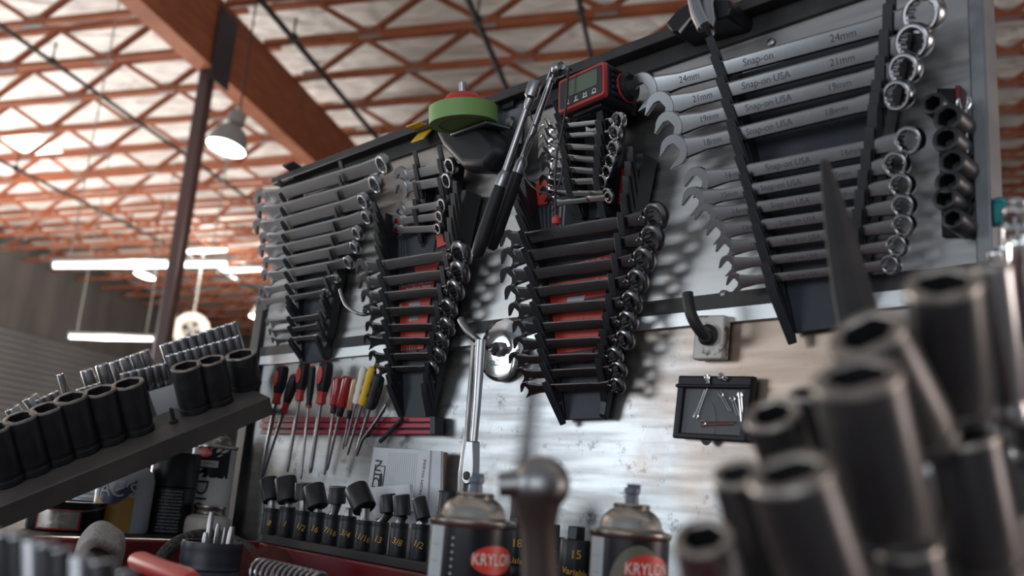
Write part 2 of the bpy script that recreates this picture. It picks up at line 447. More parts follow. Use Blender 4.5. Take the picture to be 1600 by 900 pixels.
# lamps
def highbay(x, y, dist, dia, label, power):
    p = Q(x, y, dist)
    tilt = (ZU + V((0, 1, 0)) * .12 + V((1, 0, 0)) * .14).normalized()
    o = thing('high_bay_lamp', label, 'lamp', axis_frame(p, tilt), 'high bay lamps')
    r = dia / 2
    MB().lathe([(r * .98, .0), (r, .015), (r * .95, r * .5), (r * .72, r * 1.0), (r * .45, r * 1.22), (r * .3, r * 1.3)], 32).build('lamp_shade', m_lampsh, o)
    MB().lathe([(0, -.012), (r * .6, -.008), (r * .96, .0), (r * .9, .01)], 32).build('lens', m_lampon, o)
    MB().lathe([(r * .3, r * 1.3), (r * .45, r * 1.4), (r * .45, r * 1.95), (r * .25, r * 2.15), (.02, r * 2.3)], 20).build('ballast_housing', m_lampsh, o)
    top = o.matrix_world.inverted()
    q = p + tilt * r * 2.28; zc = chord_z(q.dot(G2)) + .70
    mb = MB(); mb.tube([top @ q, top @ V((q.x, q.y, zc))], .012, 6); mb.build('cord', m_pipe, o)
    bulb('high_bay_glow', p - tilt * .2, power, (1, .90, .76))
highbay(353, 231, 11.5, .47, 'lit grey bell-shaped lamp hanging beside the brown column', 170)
highbay(226, 431, 25, .52, 'small lit lamp hanging below the long fluorescent light', 260)
highbay(405, 497, 26, .55, 'lit lamp hanging low beside the left edge of the tool board', 260)
# glowing panel added for the glow of a lamp behind the trusses
d = ray(50, 229); t = (chord_z(0) + .60 - EYE.z + K * EYE.dot(G2)) / (d.z - K * d.dot(G2)); p = EYE + d * t; a, b = p.dot(G2), p.dot(G1)
mb = MB(); mb.slab([G(a - .42, b - .45, chord_z(a - .42) + .60), G(a + .42, b - .45, chord_z(a + .42) + .60), G(a + .42, b + .45, chord_z(a + .42) + .60), G(a - .42, b + .45, chord_z(a - .42) + .60)], ZU, .02)
struct('window_1', mb, mat('lamp_glow', (1, 1, 1), .5, emit=((1, .95, .85), 2.6)), 'glowing panel added for lamp glow between the trusses at upper left')
def tube_light(x0, x1, y0, y1, d0, label, power):
    a = Q(x0, y0, d0)
    # run level, parallel to the picture side: second end from its pixel at the same height
    b = Q(x1, y1, d0)
    M = frame((a + b) / 2, b - a, G1); L = (b - a).length
    o = thing('fluorescent_light', label, 'lamp', M, 'hanging fluorescent lights')
    z = 1 if (M.to_3x3() @ V((0, 0, 1))).z > 0 else -1
    MB().box((0, 0, .075 * z), (L, .16, .05)).build('fixture_housing', m_lampsh, o, bevel=.01)
    mb = MB(); mb.tube([(-L / 2 + .03, 0, 0), (L / 2 - .03, 0, 0)], .042, 12); mb.build('tube', m_tubeon, o)
    for s in (-1, 1):
        MB().box((s * (L / 2 - .015), 0, .03 * z), (.03, .12, .1)).build('end_cap', m_lampsh, o)
        p = M @ V((s * L * .4, 0, .1 * z)); zc = chord_z(p.dot(G2)) + .70
        mi = M.inverted(); mb = MB(); mb.tube([mi @ p, mi @ V((p.x, p.y, zc))], .012, 6); mb.build('cord', m_lampsh, o)
    bulb('tube_glow', (a + b) / 2 - ZU * .25, power, (1, .95, .86))
tube_light(80, 357, 415, 413, 15, 'long lit fluorescent light crossing behind the brown column', 190)
tube_light(106, 241, 526, 530, 22, 'short lit fluorescent light in front of the roll-up door', 130)
tube_light(290, 356, 393, 391, 27, 'faint far fluorescent light high behind the column', 100)
tube_light(338, 410, 423, 421, 29, 'faint far fluorescent light just right of the column', 100)
# round wall fan far back
p = Q(299, 516, 27); o = thing('wall_fan', 'round beige fan hanging far back beside the column foot', 'fan', axis_frame(p, -ray(299, 516)))
mb = MB(); mb.tube([(.38 * math.cos(t * math.pi / 16), .38 * math.sin(t * math.pi / 16), 0) for t in range(32)], .13, 10, closed=True); mb.build('guard_ring', m_cream, o)
mb = MB()
for k in range(4): mb.add([(0, 0, .02), (.3 * math.cos(k * 1.571), .3 * math.sin(k * 1.571), .05), (.3 * math.cos(k * 1.571 + .9), .3 * math.sin(k * 1.571 + .9), -.02)], [(0, 1, 2)])
mb.build('blade', m_lampsh, o)
mi = o.matrix_world.inverted(); mb = MB(); mb.tube([mi @ p, mi @ V((p.x, p.y, chord_z(p.dot(G2))))], .03, 8); mb.build('hanging_pole', m_lampsh, o)

# ------------------------------------------------------------------ the tool board
UD, LD = 0.0, -.004
btl, btr = P(448, 277), P(1522, 300)
s_l = (P(418, 470) - EYE).dot(BS); s_r = (P(1530, 300) - EYE).dot(BS)
z_top = P(775, 170).z; z_seam = P(1012, 478).z; z_bot = 1.35 - .19
def B(s, z, off=0.0): return EYE + BN * (-BD + off) + BS * s + ZU * (z - EYE.z)
sm = (s_l + s_r) / 2
board = thing('tool_board', 'upright sheet steel tool board carrying the wrenches', 'tool board', BF(B(sm, z_bot)))
iB = board.matrix_world.inverted(); hw = (s_r - s_l) / 2
zt_, zs_ = z_top - z_bot, z_seam - z_bot
def tan_patch(m, c, rad, col, f):                     # tan patch with a ragged edge on the sheet
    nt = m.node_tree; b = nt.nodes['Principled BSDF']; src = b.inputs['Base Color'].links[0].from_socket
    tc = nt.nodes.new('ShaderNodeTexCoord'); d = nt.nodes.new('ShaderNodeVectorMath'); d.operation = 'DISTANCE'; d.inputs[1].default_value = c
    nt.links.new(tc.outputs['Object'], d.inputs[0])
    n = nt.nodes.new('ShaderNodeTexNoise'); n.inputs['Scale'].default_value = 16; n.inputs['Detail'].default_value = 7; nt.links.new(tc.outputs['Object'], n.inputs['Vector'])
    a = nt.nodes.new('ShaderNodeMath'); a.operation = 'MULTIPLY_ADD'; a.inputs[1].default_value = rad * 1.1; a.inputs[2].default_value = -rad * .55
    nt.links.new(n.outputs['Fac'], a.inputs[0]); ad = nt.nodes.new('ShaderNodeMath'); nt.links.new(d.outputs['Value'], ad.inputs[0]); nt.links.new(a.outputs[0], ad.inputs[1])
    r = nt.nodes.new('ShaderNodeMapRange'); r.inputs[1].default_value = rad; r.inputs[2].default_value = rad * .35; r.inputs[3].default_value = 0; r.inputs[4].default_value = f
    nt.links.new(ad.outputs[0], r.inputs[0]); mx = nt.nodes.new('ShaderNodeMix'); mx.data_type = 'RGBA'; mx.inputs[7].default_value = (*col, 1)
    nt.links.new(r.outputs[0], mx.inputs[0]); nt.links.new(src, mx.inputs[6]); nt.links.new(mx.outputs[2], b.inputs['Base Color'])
tan_patch(m_board_lo, iB @ P(1200, 540), .19, (.46, .33, .25), .8)
tan_patch(m_board_lo, iB @ P(960, 530), .10, (.44, .33, .26), .6)
tan_patch(m_board_up, iB @ P(640, 250), .22, (.40, .33, .28), .7)
MB().box((0, (zt_ + zs_) / 2, -.004), (2 * hw, zt_ - zs_, .008)).build('upper_panel', m_board_up, board)
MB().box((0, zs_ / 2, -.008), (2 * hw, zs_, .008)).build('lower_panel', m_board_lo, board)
mb = MB(); mb.box((0, zt_ + .002, .006), (2 * hw + .01, .014, .036)); mb.box((0, zt_ - .012, .0025), (2 * hw, .03, .005)); mb.build('top_rail', m_railblk, board, bevel=.0015)
MB().box((0, zs_ - .004, .002), (2 * hw, .016, .004)).build('seam_channel', m_railblk, board)
mb = MB(); mb.box((0, zs_ - .020, .0005), (2 * hw, .017, .004)); mb.build('seam_strip', m_strip, board, bevel=.001)
mb = MB(); mb.box((hw + .006, zt_ / 2, -.004), (.014, zt_, .03)); mb.build('edge_post', m_galv, board, bevel=.002)
mb = MB(); mb.box((-hw - .012, zt_ / 2 - .1, -.012), (.03, zt_ - .2, .04)); mb.build('edge_post', m_railblk, board, bevel=.002)
for px, py in ((1131, 460), (1205, 67), (1175, 286)):
    q = iB @ P(px, py, .001); mb = MB(); mb.lathe([(.0, .0035), (.002, .0035), (.0045, .002), (.005, 0)], 16, 0, T(q)); mb.build('screw', m_dull, board)

# ------------------------------------------------------------------ wrenches
def open_head(ro, gap, rot=45):
    g = gap; pts = [(ro * x, ro * y) for x, y in arc((0, 0), 1, math.radians(50), math.radians(310), 22)]
    pts += [(1.00 * ro, -g - .10 * ro), (.98 * ro, -g), (.02 * ro, -g), (-.30 * ro, -.6 * g), (-.30 * ro, .6 * g), (.02 * ro, g), (1.08 * ro, g), (1.08 * ro, g + .10 * ro)]
    a = math.radians(180 + rot); c, s = math.cos(a), math.sin(a)
    return [(x * c - y * s, x * s + y * c) for x, y in pts]
def chamfer_prism(mb, poly, t, ch, mat=0):
    n = len(poly)
    def inset(d):
        o = []
        for i in range(n):
            a, b, c = V((*poly[i - 1], 0)), V((*poly[i], 0)), V((*poly[(i + 1) % n], 0))
            e1 = (b - a).normalized(); e2 = (c - b).normalized()
            nn = V((-(e1.y + e2.y), e1.x + e2.x, 0))
            if nn.length < 1e-6: nn = V((-e1.y, e1.x, 0))
            o.append(b + nn.normalized() * d)
        return o
    ar = sum(poly[i][0] * poly[(i + 1) % n][1] - poly[(i + 1) % n][0] * poly[i][1] for i in range(n))
    i0 = inset(ch if ar > 0 else -ch)
    loops = [[(p.x, p.y, -t / 2) for p in i0], [(x, y, -t / 2 + ch) for x, y in poly], [(x, y, t / 2 - ch) for x, y in poly], [(p.x, p.y, t / 2) for p in i0]]
    mb.rings(loops, mat)
def wrench_mesh(L, ro, rb, ws, ratchet, rot=45):
    mb = MB(); to = .36 * ro; tb = .72 * rb; ts = max(.28 * ws, .0035)
    chamfer_prism(mb, open_head(ro, .47 * ro, rot), to, to * .11)
    x0, x1 = ro * .72, L - rb * (.86 if not ratchet else 1.0); secs = []
    N = 9
    for i in range(N):
        u = i / (N - 1); x = x0 + (x1 - x0) * u
        fl = max(0, 1 - u / .16) ** 2; fr = max(0, (u - (.88 if not ratchet else .82)) / .15) ** 2
        wy = ws / 2 * (1 + .55 * fl + (.35 if not ratchet else .15) * fr); tz = ts / 2 * (1 + .25 * fl + .5 * fr)
        if ratchet and u > .8: wy *= 1 - .18 * math.sin((u - .8) / .2 * math.pi)
        c = wy * .35; d = tz * .55
        sec = [(x, 0, tz), (x, wy * .50, tz * .985), (x, wy * .80, tz * .93), (x, wy, tz * .36), (x, wy, -tz * .36), (x, wy * .80, -tz * .93), (x, wy * .5, -tz), (x, 0, -tz)]
        sec += [(x, -p[1], p[2]) for p in sec[1:-1][::-1]]
        secs.append([V(p) for p in sec])
    mb.rings(secs)
    # box end
    n = 48; ri = rb * (.70 if not ratchet else .60)
    if ratchet:
        tb = .66 * rb
        prof = [(rb * .80, -tb / 2), (rb * .93, -tb * .40), (rb, -tb * .15), (rb, tb * .15), (rb * .93, tb * .40), (rb * .80, tb / 2), (ri * 1.12, tb / 2), (ri * 1.10, tb * .42)]
    else:
        prof = [(rb * .88, -tb / 2), (rb * .96, -tb * .44), (rb, -tb * .25), (rb, tb * .25), (rb * .96, tb * .44), (rb * .88, tb / 2), (ri * 1.08, tb / 2)]
    loops = [[V((r * math.cos(2 * math.pi * i / n), r * math.sin(2 * math.pi * i / n), z)) for i in range(n)] for r, z in prof]
    def twelve(z, q=0): return [V(((ri * (1 if (i // 2) % 2 else .90)) * math.cos(2 * math.pi * i / n), (ri * (1 if (i // 2) % 2 else .90)) * math.sin(2 * math.pi * i / n), z)) for i in range(n)]
    loops += [twelve(tb * .42), twelve(-tb * .42)]
    loops += [loops[0]]
    Mx = T((L, 0, 0)) @ MX.Rotation(math.radians(-10), 4, 'Y') @ T((0, 0, tb * .08))
    mb.rings(loops, 0, Mx, cap=False)
    if ratchet:                                   # reverse lever boss on the neck
        mb.lathe([(rb * .26, tb * .30), (rb * .26, tb * .52), (rb * .2, tb * .58), (0, tb * .58)], 14, 0, T((L - rb * 1.0, 0, 0)))
    return mb
_allw = []
def wrench(p0, p1, rd, hd, wd, m, label, group, ratchet=False, off0=.046, off1=.046, txt=None, size=None, name=None, tilt=62, rot=45):
    a, b = P(*p0, off0), P(*p1, off1)
    TI = math.radians(tilt); M = frame(a, b - a, BN * math.cos(TI) + ZU * math.sin(TI)); L = (b - a).length
    da, db = (a - EYE).length / F, (b - EYE).length / F
    ro, rb, ws = hd / 2 * da, rd / 2 * db, wd * (da + db) / 2
    me = wrench_mesh(L, ro, rb, ws, ratchet, rot).mesh('combination_wrench', m, 24)
    o = put(name or ('ratcheting_wrench' if ratchet else 'combination_wrench'), me, None, M)
    tag(o, label, 'wrench', group)
    ts = max(.28 * ws, .0035)
    if txt:
        text('maker_lettering', txt, m_engrave, o, T((L * .47, 0, ts * .485)), ws * .62, .012)
    if size:
        for u in (.20, .76):
            text('size_lettering', size, m_engrave, o, T((L * u, 0, ts * .485)), ws * .60, .012)
    return a, b
def rack(corners, wr, label, group=None, offs=(.042, .026), plate=True, mm=None, thick=.010, lift=0.0, tilt=62):
    (tl, bl, tr, br) = corners                    # seen front edges of the two slotted rails: left top, left bottom, right top, right bottom
    d0, d1 = offs[0] + .013, offs[1] + .013
    c = [P(*q, d) - BN * (d - .0046 - lift) for q, d in ((tl, d0), (tr, d0), (br, d1), (bl, d1))]
    R = BF(c[3]); o = thing('wrench_rack', label, 'wrench rack', R, group); iR = R.inverted()
    loc = [iR @ q for q in c]
    if plate:
        mb = MB(); mb.prism([(q.x, q.y) for q in loc], 0, .004); mb.build('back_plate', mm or m_platepl, o, bevel=.001)
    for (t, b) in ((loc[0], loc[3]), (loc[1], loc[2])):
        Ln = (b - t).length; d = (b - t).normalized()           # d points down the rail
        us = []
        for (a3, b3) in wr:
            A_, B_ = iR @ a3, iR @ b3                           # crossing of wrench and rail in the plane of the board
            den = (B_.x - A_.x) * d.y - (B_.y - A_.y) * d.x
            k = ((t.x - A_.x) * d.y - (t.y - A_.y) * d.x) / den
            q = A_ + (B_ - A_) * k; us.append(((q - t).dot(d), q.z))
        us.sort()
        (ua, wa_), (ub, wb_) = us[0], us[-1]; spc = (ub - ua) / max(1, len(us) - 1)
        def W(u): return max(.014, wa_ + (wb_ - wa_) * (u - ua) / (ub - ua))
        us = [u for u, _ in us]
        full = [us[0] - .010] + [(us[i] + us[i + 1]) / 2 for i in range(len(us) - 1)]
        for i in range(len(us) - 1):
            if us[i + 1] - us[i] > .036: full += [us[i] + .011, us[i + 1] - .011]
        u = us[0] - .030
        emp = []
        while u > .006: emp.append(u); u -= .017
        u = us[-1] + .014
        while u < Ln - .022: emp.append(u); u += .015
        full += emp
        mb = MB()
        Rf = MX((d, V((0, 0, 1)), d.cross(V((0, 0, 1))))).transposed().to_4x4(); Rf.translation = t
        u0 = min(0, min(full) - .004)
        mb.prism([(u0, .0), (Ln, .0), (Ln, W(Ln) - .014), (Ln - .005, W(Ln) - .0098), (u0, W(u0) - .0098)], -thick / 2, thick / 2, 0, Rf)
        for u in sorted(full):
            sl = math.tan(math.radians(min(tilt, 69))); w0 = W(u)
            def pt(wv, h): return (u - wv * sl + h, w0 + wv)
            q_ = .0052 if u in emp else max(.0014, min(.0030, spc * .13)); mb.prism([pt(-.0125, -q_ * 1.05), pt(-.0125, q_ * 1.15), pt(.007, q_), pt(.0115, q_ * .2), pt(.009, -q_ * .8)], -thick / 2, thick / 2, 0, Rf)
        mb.build('slotted_rail', m_plastic, o, bevel=.0008)
    return o, iR

def setrack(tbl, m, rackname, group, ratchet=False, brand=None, sizes=None, offs=(.042, .026), tilt=62, rot=45):
    out = []
    n = len(tbl)
    for i, (p0, p1, rd, hd, wd) in enumerate(tbl):
        which = 'topmost' if i == 0 else ('bottom' if i == n - 1 else ordn(i) + ' from the top')
        if i and i < n - 1: lab = '%s wrench, %s in %s' % ('dark ratcheting' if ratchet else 'steel combination', which, rackname)
        else: lab = '%s %s wrench in %s' % (which, 'dark ratcheting' if ratchet else 'steel combination', rackname)
        of = offs[0] + (offs[1] - offs[0]) * i / max(1, n - 1)
        out.append(wrench(p0, p1, rd, hd, wd, m, lab, group, ratchet, of, of, tilt=tilt, rot=rot, txt=brand[i] if brand else None, size=sizes[i] if sizes else None))
    return out
# left rack
R1 = [((412, 312), (601, 256), 33, 36, 20), ((413, 335), (590, 287), 33, 36, 20), ((409, 358), (570, 314), 27, 34, 19), ((418, 377), (575, 339), 25, 32, 18),
      ((416, 395), (560, 364), 24, 30, 17), ((422, 414), (556, 386), 22, 28, 16), ((419, 433), (546, 410), 22, 27, 14), ((413, 455), (526, 435), 16, 25, 11),
      ((409, 473), (511, 457), 15, 22, 9), ((422, 505), (504, 493), 11, 18, 8), ((426, 520), (499, 509), 11, 17, 8), ((430, 533), (497, 526), 11, 16, 7)]
w1 = setrack(R1, m_chrome, 'the leftmost rack', 'combination wrenches in the left rack', tilt=50)
rack(((434, 300), (449, 566), (528, 258), (484, 558)), w1, 'black rack with twelve wrenches at the left end of the board', tilt=50)
# small rack above
R2 = [((628, 277), (706, 259), 27, 34, 16), ((628, 295), (701, 282), 26, 34, 15), ((627, 331), (693, 320), 22, 28, 13), ((623, 346), (689, 338), 20, 26, 12), ((622, 360), (686, 357), 18, 22, 11)]
w2 = setrack(R2, m_chrome, 'the small rack below the black pouch', 'stubby wrenches in the small left rack')
rack(((642, 268), (636, 384), (681, 254), (675, 384)), w2, 'small black rack of five stubby wrenches below the black pouch')
# ratcheting rack left of centre
R3 = [((568, 420), (722, 396), 46, 34, 17.6), ((571, 444), (720, 425), 42, 32, 16.6), ((575, 466), (713, 453), 38, 30, 15.7), ((577, 489), (703, 482), 36, 28, 14.7),
      ((580, 513), (700, 510), 34, 25, 13), ((577, 533), (691, 532), 31, 24, 12), ((585, 559), (687, 555), 29, 24, 12), ((591, 578), (677, 575), 25, 20, 10.1)]
w3 = setrack(R3, m_blackchrome, 'the left red-carded rack', 'ratcheting wrenches in the left red-carded rack', True, offs=(.036, .024))
o3, i3 = rack(((586, 330), (603, 650), (712, 292), (646, 648)), w3, 'black rack with red card holding eight ratcheting wrenches above the screwdrivers', offs=(.036, .024))
# small rack in the middle, under the meter
R4 = [((852, 200), (968, 187), 27, 28, 9), ((853, 214), (962, 207), 26, 28, 9), ((852, 228), (961, 232), 26, 27, 10), ((853, 243), (955, 252), 24, 30, 10),
      ((856, 264), (950, 268), 22, 26, 10), ((853, 285), (943, 283), 22, 26, 10), ((853, 302), (950, 303), 20, 24, 10), ((864, 318), (953, 308), 20, 22, 9)]
w4 = setrack(R4, m_bright, 'the small rack under the red meter', 'stubby wrenches under the red meter', offs=(.058, .048))
rack(((868, 190), (884, 330), (931, 178), (922, 325)), w4, 'small black rack of bright stubby wrenches under the red meter', offs=(.058, .048), lift=.016)
# ratcheting rack in the middle
R5 = [((795, 377), (1027, 338), 48, 36, 20.4), ((797, 404), (1022, 372), 46, 36, 19.4), ((796, 434), (1008, 405), 42, 36, 18.5), ((802, 461), (998, 438), 40, 34, 17.6),
      ((807, 487), (989, 472), 40, 32, 17.6), ((813, 514), (983, 502), 38, 31, 16.6), ((814, 539), (978, 531), 36, 30, 15.7), ((806, 563), (962, 556), 32, 28, 14.7),
      ((816, 586), (968, 578), 31, 26, 13.9), ((823, 608), (966, 602), 29, 24, 13.9)]
w5 = setrack(R5, m_blackchrome, 'the middle red-carded rack', 'ratcheting wrenches in the middle red-carded rack', True, offs=(.036, .024))
o5, i5 = rack(((800, 275), (855, 652), (985, 232), (916, 650)), w5, 'tall black rack with red card holding ten ratcheting wrenches at the board middle', offs=(.036, .024))
# flat-shafted set on the right
R6 = [((1007, 141), (1445, 22), 57, 54, 25), ((1033, 169), (1430, 65), 52, 52, 24), ((1047, 199), (1416, 108), 47, 50, 23), ((1055, 235), (1405, 149), 45, 50, 23),
      ((1091, 283), (1423, 219), 42, 44, 22), ((1086, 313), (1402, 257), 39, 42, 20), ((1104, 337), (1411, 290), 37, 38, 19), ((1121, 362), (1414, 322), 36, 35, 18),
      ((1135, 388), (1414, 352), 34, 33, 17), ((1139, 414), (1404, 384), 33, 31, 15), ((1149, 441), (1393, 414), 30, 28, 14)]
brand = ['Snap-on', 'Snap-on USA', 'Snap-on USA', 'Snap-on USA', 'Snap-on USA', 'Snap-on USA', 'Snap-on USA', 'Snap-on USA', 'Snap-on USA', 'Snap-on USA', 'Snap-on USA']
sizes = ['24mm', '21mm', '19mm', '18mm', '16mm', '15mm', '14mm', '13mm', '12mm', '11mm', '10mm']
w6 = setrack(R6, mat('satin_chrome', (.30, .305, .325), .24, 1, noise=(18, (.26, .26, .265), .35, .8, .08)), 'the large right rack', 'millimetre wrenches in the right rack', brand=brand, sizes=sizes, tilt=68, rot=38)
rack(((1114, 92), (1212, 512), (1384, 8), (1306, 500)), w6, 'large black rack holding eleven millimetre wrenches at the right', thick=.010, tilt=68)
# cards printed in red behind the two ratcheting racks
def card(o, iR, top, bot, xs, lines, tex=True):
    # corners of the card between the rails, in the rack's frame
    def L(x, y): return iR @ P(x, y, .0075)
    q = [L(*xs[0]), L(*xs[1]), L(*xs[2]), L(*xs[3])]
    mb = MB(); mb.prism([(p.x, p.y) for p in q], .0045, .0055); k_ = mb.build('printed_card', m_platepl, o)
    return L, k_
def quad(o, name, L, pts, m, z0=.0056, z1=.0062):
    q = [L(*p) for p in pts]; mb = MB(); mb.prism([(p.x, p.y) for p in q], z0, z1); return mb.build(name, m, o)
L5, o5 = card(o5, i5, 0, 0, ((828, 282), (990, 250), (925, 565), (850, 575)), None)
quad(o5, 'red_print', L5, ((826, 290), (868, 278), (866, 318), (829, 324)), m_red)
quad(o5, 'red_print', L5, ((938, 275), (985, 262), (972, 318), (944, 330)), m_red)
quad(o5, 'red_print', L5, ((850, 424), (958, 398), (955, 416), (842, 440)), m_red)
quad(o5, 'red_print', L5, ((842, 448), (955, 430), (948, 462), (844, 480)), m_red)
quad(o5, 'red_print', L5, ((846, 484), (948, 466), (934, 545), (855, 556)), m_red)
quad(o5, 'grey_print', L5, ((890, 466), (918, 462), (914, 474), (888, 478)), m_silver, .0062, .0066)
for k in range(9): quad(o5, 'ribbed_print', L5, ((832 + k * 6.5, 330 - k * 1.5), (834.5 + k * 6.5, 329.5 - k * 1.5), (839 + k * 5.6, 368 - k * 1.6), (836.5 + k * 5.6, 368.5 - k * 1.6)), m_galv)
def line(o, L, p0, p1, s, m, name='lettering'):
    a, b = L(*p0), L(*p1); mid = (a + b) / 2; ang = math.atan2(b.y - a.y, b.x - a.x); w_ = math.hypot(b.x - a.x, b.y - a.y)
    me = text_mesh(s, m, .0); wd = max(v.co.x for v in me.vertices) - min(v.co.x for v in me.vertices)
    sc = w_ / wd
    put(name, me, o, T((mid.x, mid.y, .0069)) @ MX.Rotation(ang, 4, 'Z') @ MX.Scale(sc, 4))
line(o5, L5, (868, 421), (952, 406), '15 Tool Wrench Rack, Black', m_white)
line(o5, L5, (852, 452), (880, 447), '• Flexible material', m_white)
line(o5, L5, (930, 440), (953, 436), '• Flexible', m_white)
line(o5, L5, (855, 494), (885, 489), 'Rangement pour', m_ink)
line(o5, L5, (868, 508), (928, 499), 'Organizador de llaves', m_ink)
L3, o3 = card(o3, i3, 0, 0, ((602, 345), (690, 330), (652, 560), (610, 568)), None)
quad(o3, 'red_print', L3, ((603, 345), (640, 338), (640, 362), (606, 368)), m_red)
quad(o3, 'red_print', L3, ((680, 330), (720, 320), (706, 380), (686, 388)), m_red)
quad(o3, 'red_print', L3, ((650, 415), (690, 410), (684, 424), (652, 428)), m_red)
quad(o3, 'red_print', L3, ((612, 452), (682, 438), (678, 460), (609, 470)), m_red)
quad(o3, 'red_print', L3, ((607, 478), (676, 464), (664, 545), (610, 552)), m_red)
quad(o3, 'grey_print', L3, ((642, 474), (660, 470), (657, 500), (642, 503)), m_galv, .0062, .0066)
line(o3, L3, (616, 458), (676, 447), '12 Estante Portallaves, Negro', m_white)
line(o3, L3, (624, 450), (678, 440), '12 Tool Wrench Rack, Black', m_white)
line(o3, L3, (613, 481), (632, 478), '• Flexible', m_white)
for k in range(7): quad(o3, 'barcode_print', L3, ((628 + k * 4, 544 - k * .5), (630 + k * 4, 543.8 - k * .5), (629.6 + k * 4, 550 - k * .5), (627.6 + k * 4, 550.2 - k * .5)), m_ink, .0062, .0066)
for k in range(8): quad(o3, 'ribbed_print', L3, ((606 + k * 4, 382 - k), (608 + k * 4, 381.6 - k), (610 + k * 4, 408 - k), (608 + k * 4, 408.4 - k)), m_galv)

# spare wrench hanging loose by the left rack
wrench((574, 338), (601, 385), 20, 22, 9, m_chrome, 'short loose wrench hanging diagonally right of the left rack', None, off0=.02, off1=.02)

# ------------------------------------------------------------------ things on top of the board
def spot(p, off=0.0): return BF(P(*p, off))
def binder_clip(p, off, m, label, yaw, s=1.0, roll=0.0):
    M = T(P(*p, off)) @ MX.Rotation(yaw, 4, 'Z') @ MX.Rotation(roll, 4, 'Y')
    o = thing('binder_clip', label, 'clip', M)
    mb = MB(); w_ = .025 * s
    mb.prism([(-.011 * s, .016 * s), (-.009 * s, .016 * s), (-.001 * s, -.001), (.001 * s, -.001), (.009 * s, .016 * s), (.011 * s, .016 * s), (.002 * s, -.004 * s), (-.002 * s, -.004 * s)], -w_ / 2, w_ / 2, 0, MX.Rotation(math.radians(90), 4, 'X'))
    mb.build('spring_body', m, o, bevel=.0004)
    for sgn in (-1, 1):
        pts = bez((0, -.006 * s, -.002 * s), (sgn * .006 * s, -.012 * s, -.018 * s), (sgn * .014 * s, -.006 * s, -.030 * s), (sgn * .012 * s, 0, -.028 * s), 8)
        pts += bez((sgn * .012 * s, 0, -.028 * s), (sgn * .014 * s, .006 * s, -.030 * s), (sgn * .006 * s, .012 * s, -.018 * s), (0, .006 * s, -.002 * s), 8)[1:]
        mb = MB(); mb.tube(pts, .0007 * s, 6); mb.build('wire_handle', m_dull, o)
    return o
nb = math.atan2(BS.y, BS.x)
binder_clip((468, 271), .012, m_vinyl, 'black binder clip on the upper left corner of the tool board', nb + math.pi / 2, 1.5, math.radians(-100))
binder_clip((663, 203), .016, m_yellow, 'yellow binder clip left of the green tape roll', nb + math.pi / 2, 1.25, math.radians(-120))
# roll of green tape lying on the top edge, with a red spool and bolt through it
c = P(724, 181, .074); M = axis_frame(c, (ZU * 1.0 + BN * .16).normalized(), BS)
o = thing('tape_roll', 'roll of green masking tape lying on the top edge of the board', 'tape', M @ T((0, 0, -.0125)))
ro_, ri_ = .0465, .032
MB().lathe([(ri_ + .002, -.0005), (ro_, 0), (ro_, .0235), (ri_ + .002, .024)], 48).build('tape', [m_green], o, sharp=30)
mb = MB(); n = 48
mb.rings([[V((r * math.cos(2 * math.pi * i / n), r * math.sin(2 * math.pi * i / n), z)) for i in range(n)] for r, z in ((ri_ + .002, -.001), (ri_ + .002, .0255), (ri_, .0255), (ri_, -.001), (ri_ + .002, -.001))], 0, cap=False)
mb.build('cardboard_core', m_cardb, o)
o = thing('spool_bolt', 'red round knob with a steel bolt standing inside the green tape', 'knob', M @ T((0, 0, -.012)))
MB().lathe([(.026, 0), (.028, .004), (.027, .032), (.021, .040), (.010, .043)], 32).build('cap', m_redplastic, o)
MB().lathe([(.005, .04), (.005, .058), (.0038, .059)], 14).build('bolt', m_chrome, o)
o = MB().box((.004, .026, -.0022), (.075, .046, .004)).build('ledge', m_galv, None, M @ T((0, 0, -.0125 - .003)), bevel=.002)
tag(o, 'flat metal ledge under the green tape roll', 'shelf'); o.name = 'tape_shelf'
# black pouch hanging under the tape
q = [P(688, 205, .012), P(742, 203, .05), P(797, 228, .05), P(798, 245, .045), P(770, 272, .03), P(735, 268, .02)]
M = BF(P(745, 240, .002)); iM = M.inverted()
poly = [(688, 207), (735, 196), (770, 200), (797, 226), (799, 243), (776, 270), (734, 268), (700, 232)]
mb = MB(); L0 = []; L1 = []; L2 = []
for x, y in poly:
    b_ = iM @ P(x, y, .04); a = b_; ctr = iM @ P(748, 233, .04)
    L0.append(V((a.x, a.y, .0225))); L1.append(V((a.x, a.y, .045))); L2.append(V((a.x * .8 + ctr.x * .2, a.y * .8 + ctr.y * .2, .058)))
mb.rings([L0, L1, L2])
o = mb.build('black_pouch', m_vinyl, None, M, bevel=.006, seg=3)
tag(o, 'black angular fabric pouch hanging just below the green tape roll', 'pouch')
# small galvanised bracket beside it
M = spot((800, 190), .001); o = thing('metal_bracket', 'small bent metal bracket behind the two long ratchets', 'bracket', M)
MB().box((0, -.01, .003), (.05, .06, .004)).build('bracket_plate', m_galv, o, bevel=.001)
mb = MB(); mb.box((-.018, .0, .012), (.003, .06, .022)); mb.build('flange', m_galv, o, bevel=.0008)
mb = MB(); mb.lathe([(.009, 0), (.009, .004), (.007, .006)], 6, 0, T((.004, -.005, .005))); mb.build('bolt', m_dull, o)
mb = MB(); mb.prism([(-.012, -.014), (.012, -.014), (.012, .014), (-.012, .014), (-.012, .006), (.004, .006), (.004, -.006), (-.012, -.006)], 0, .006, 0, T((.0, .03, .006))); mb.build('loop', m_plastic, o, bevel=.001)
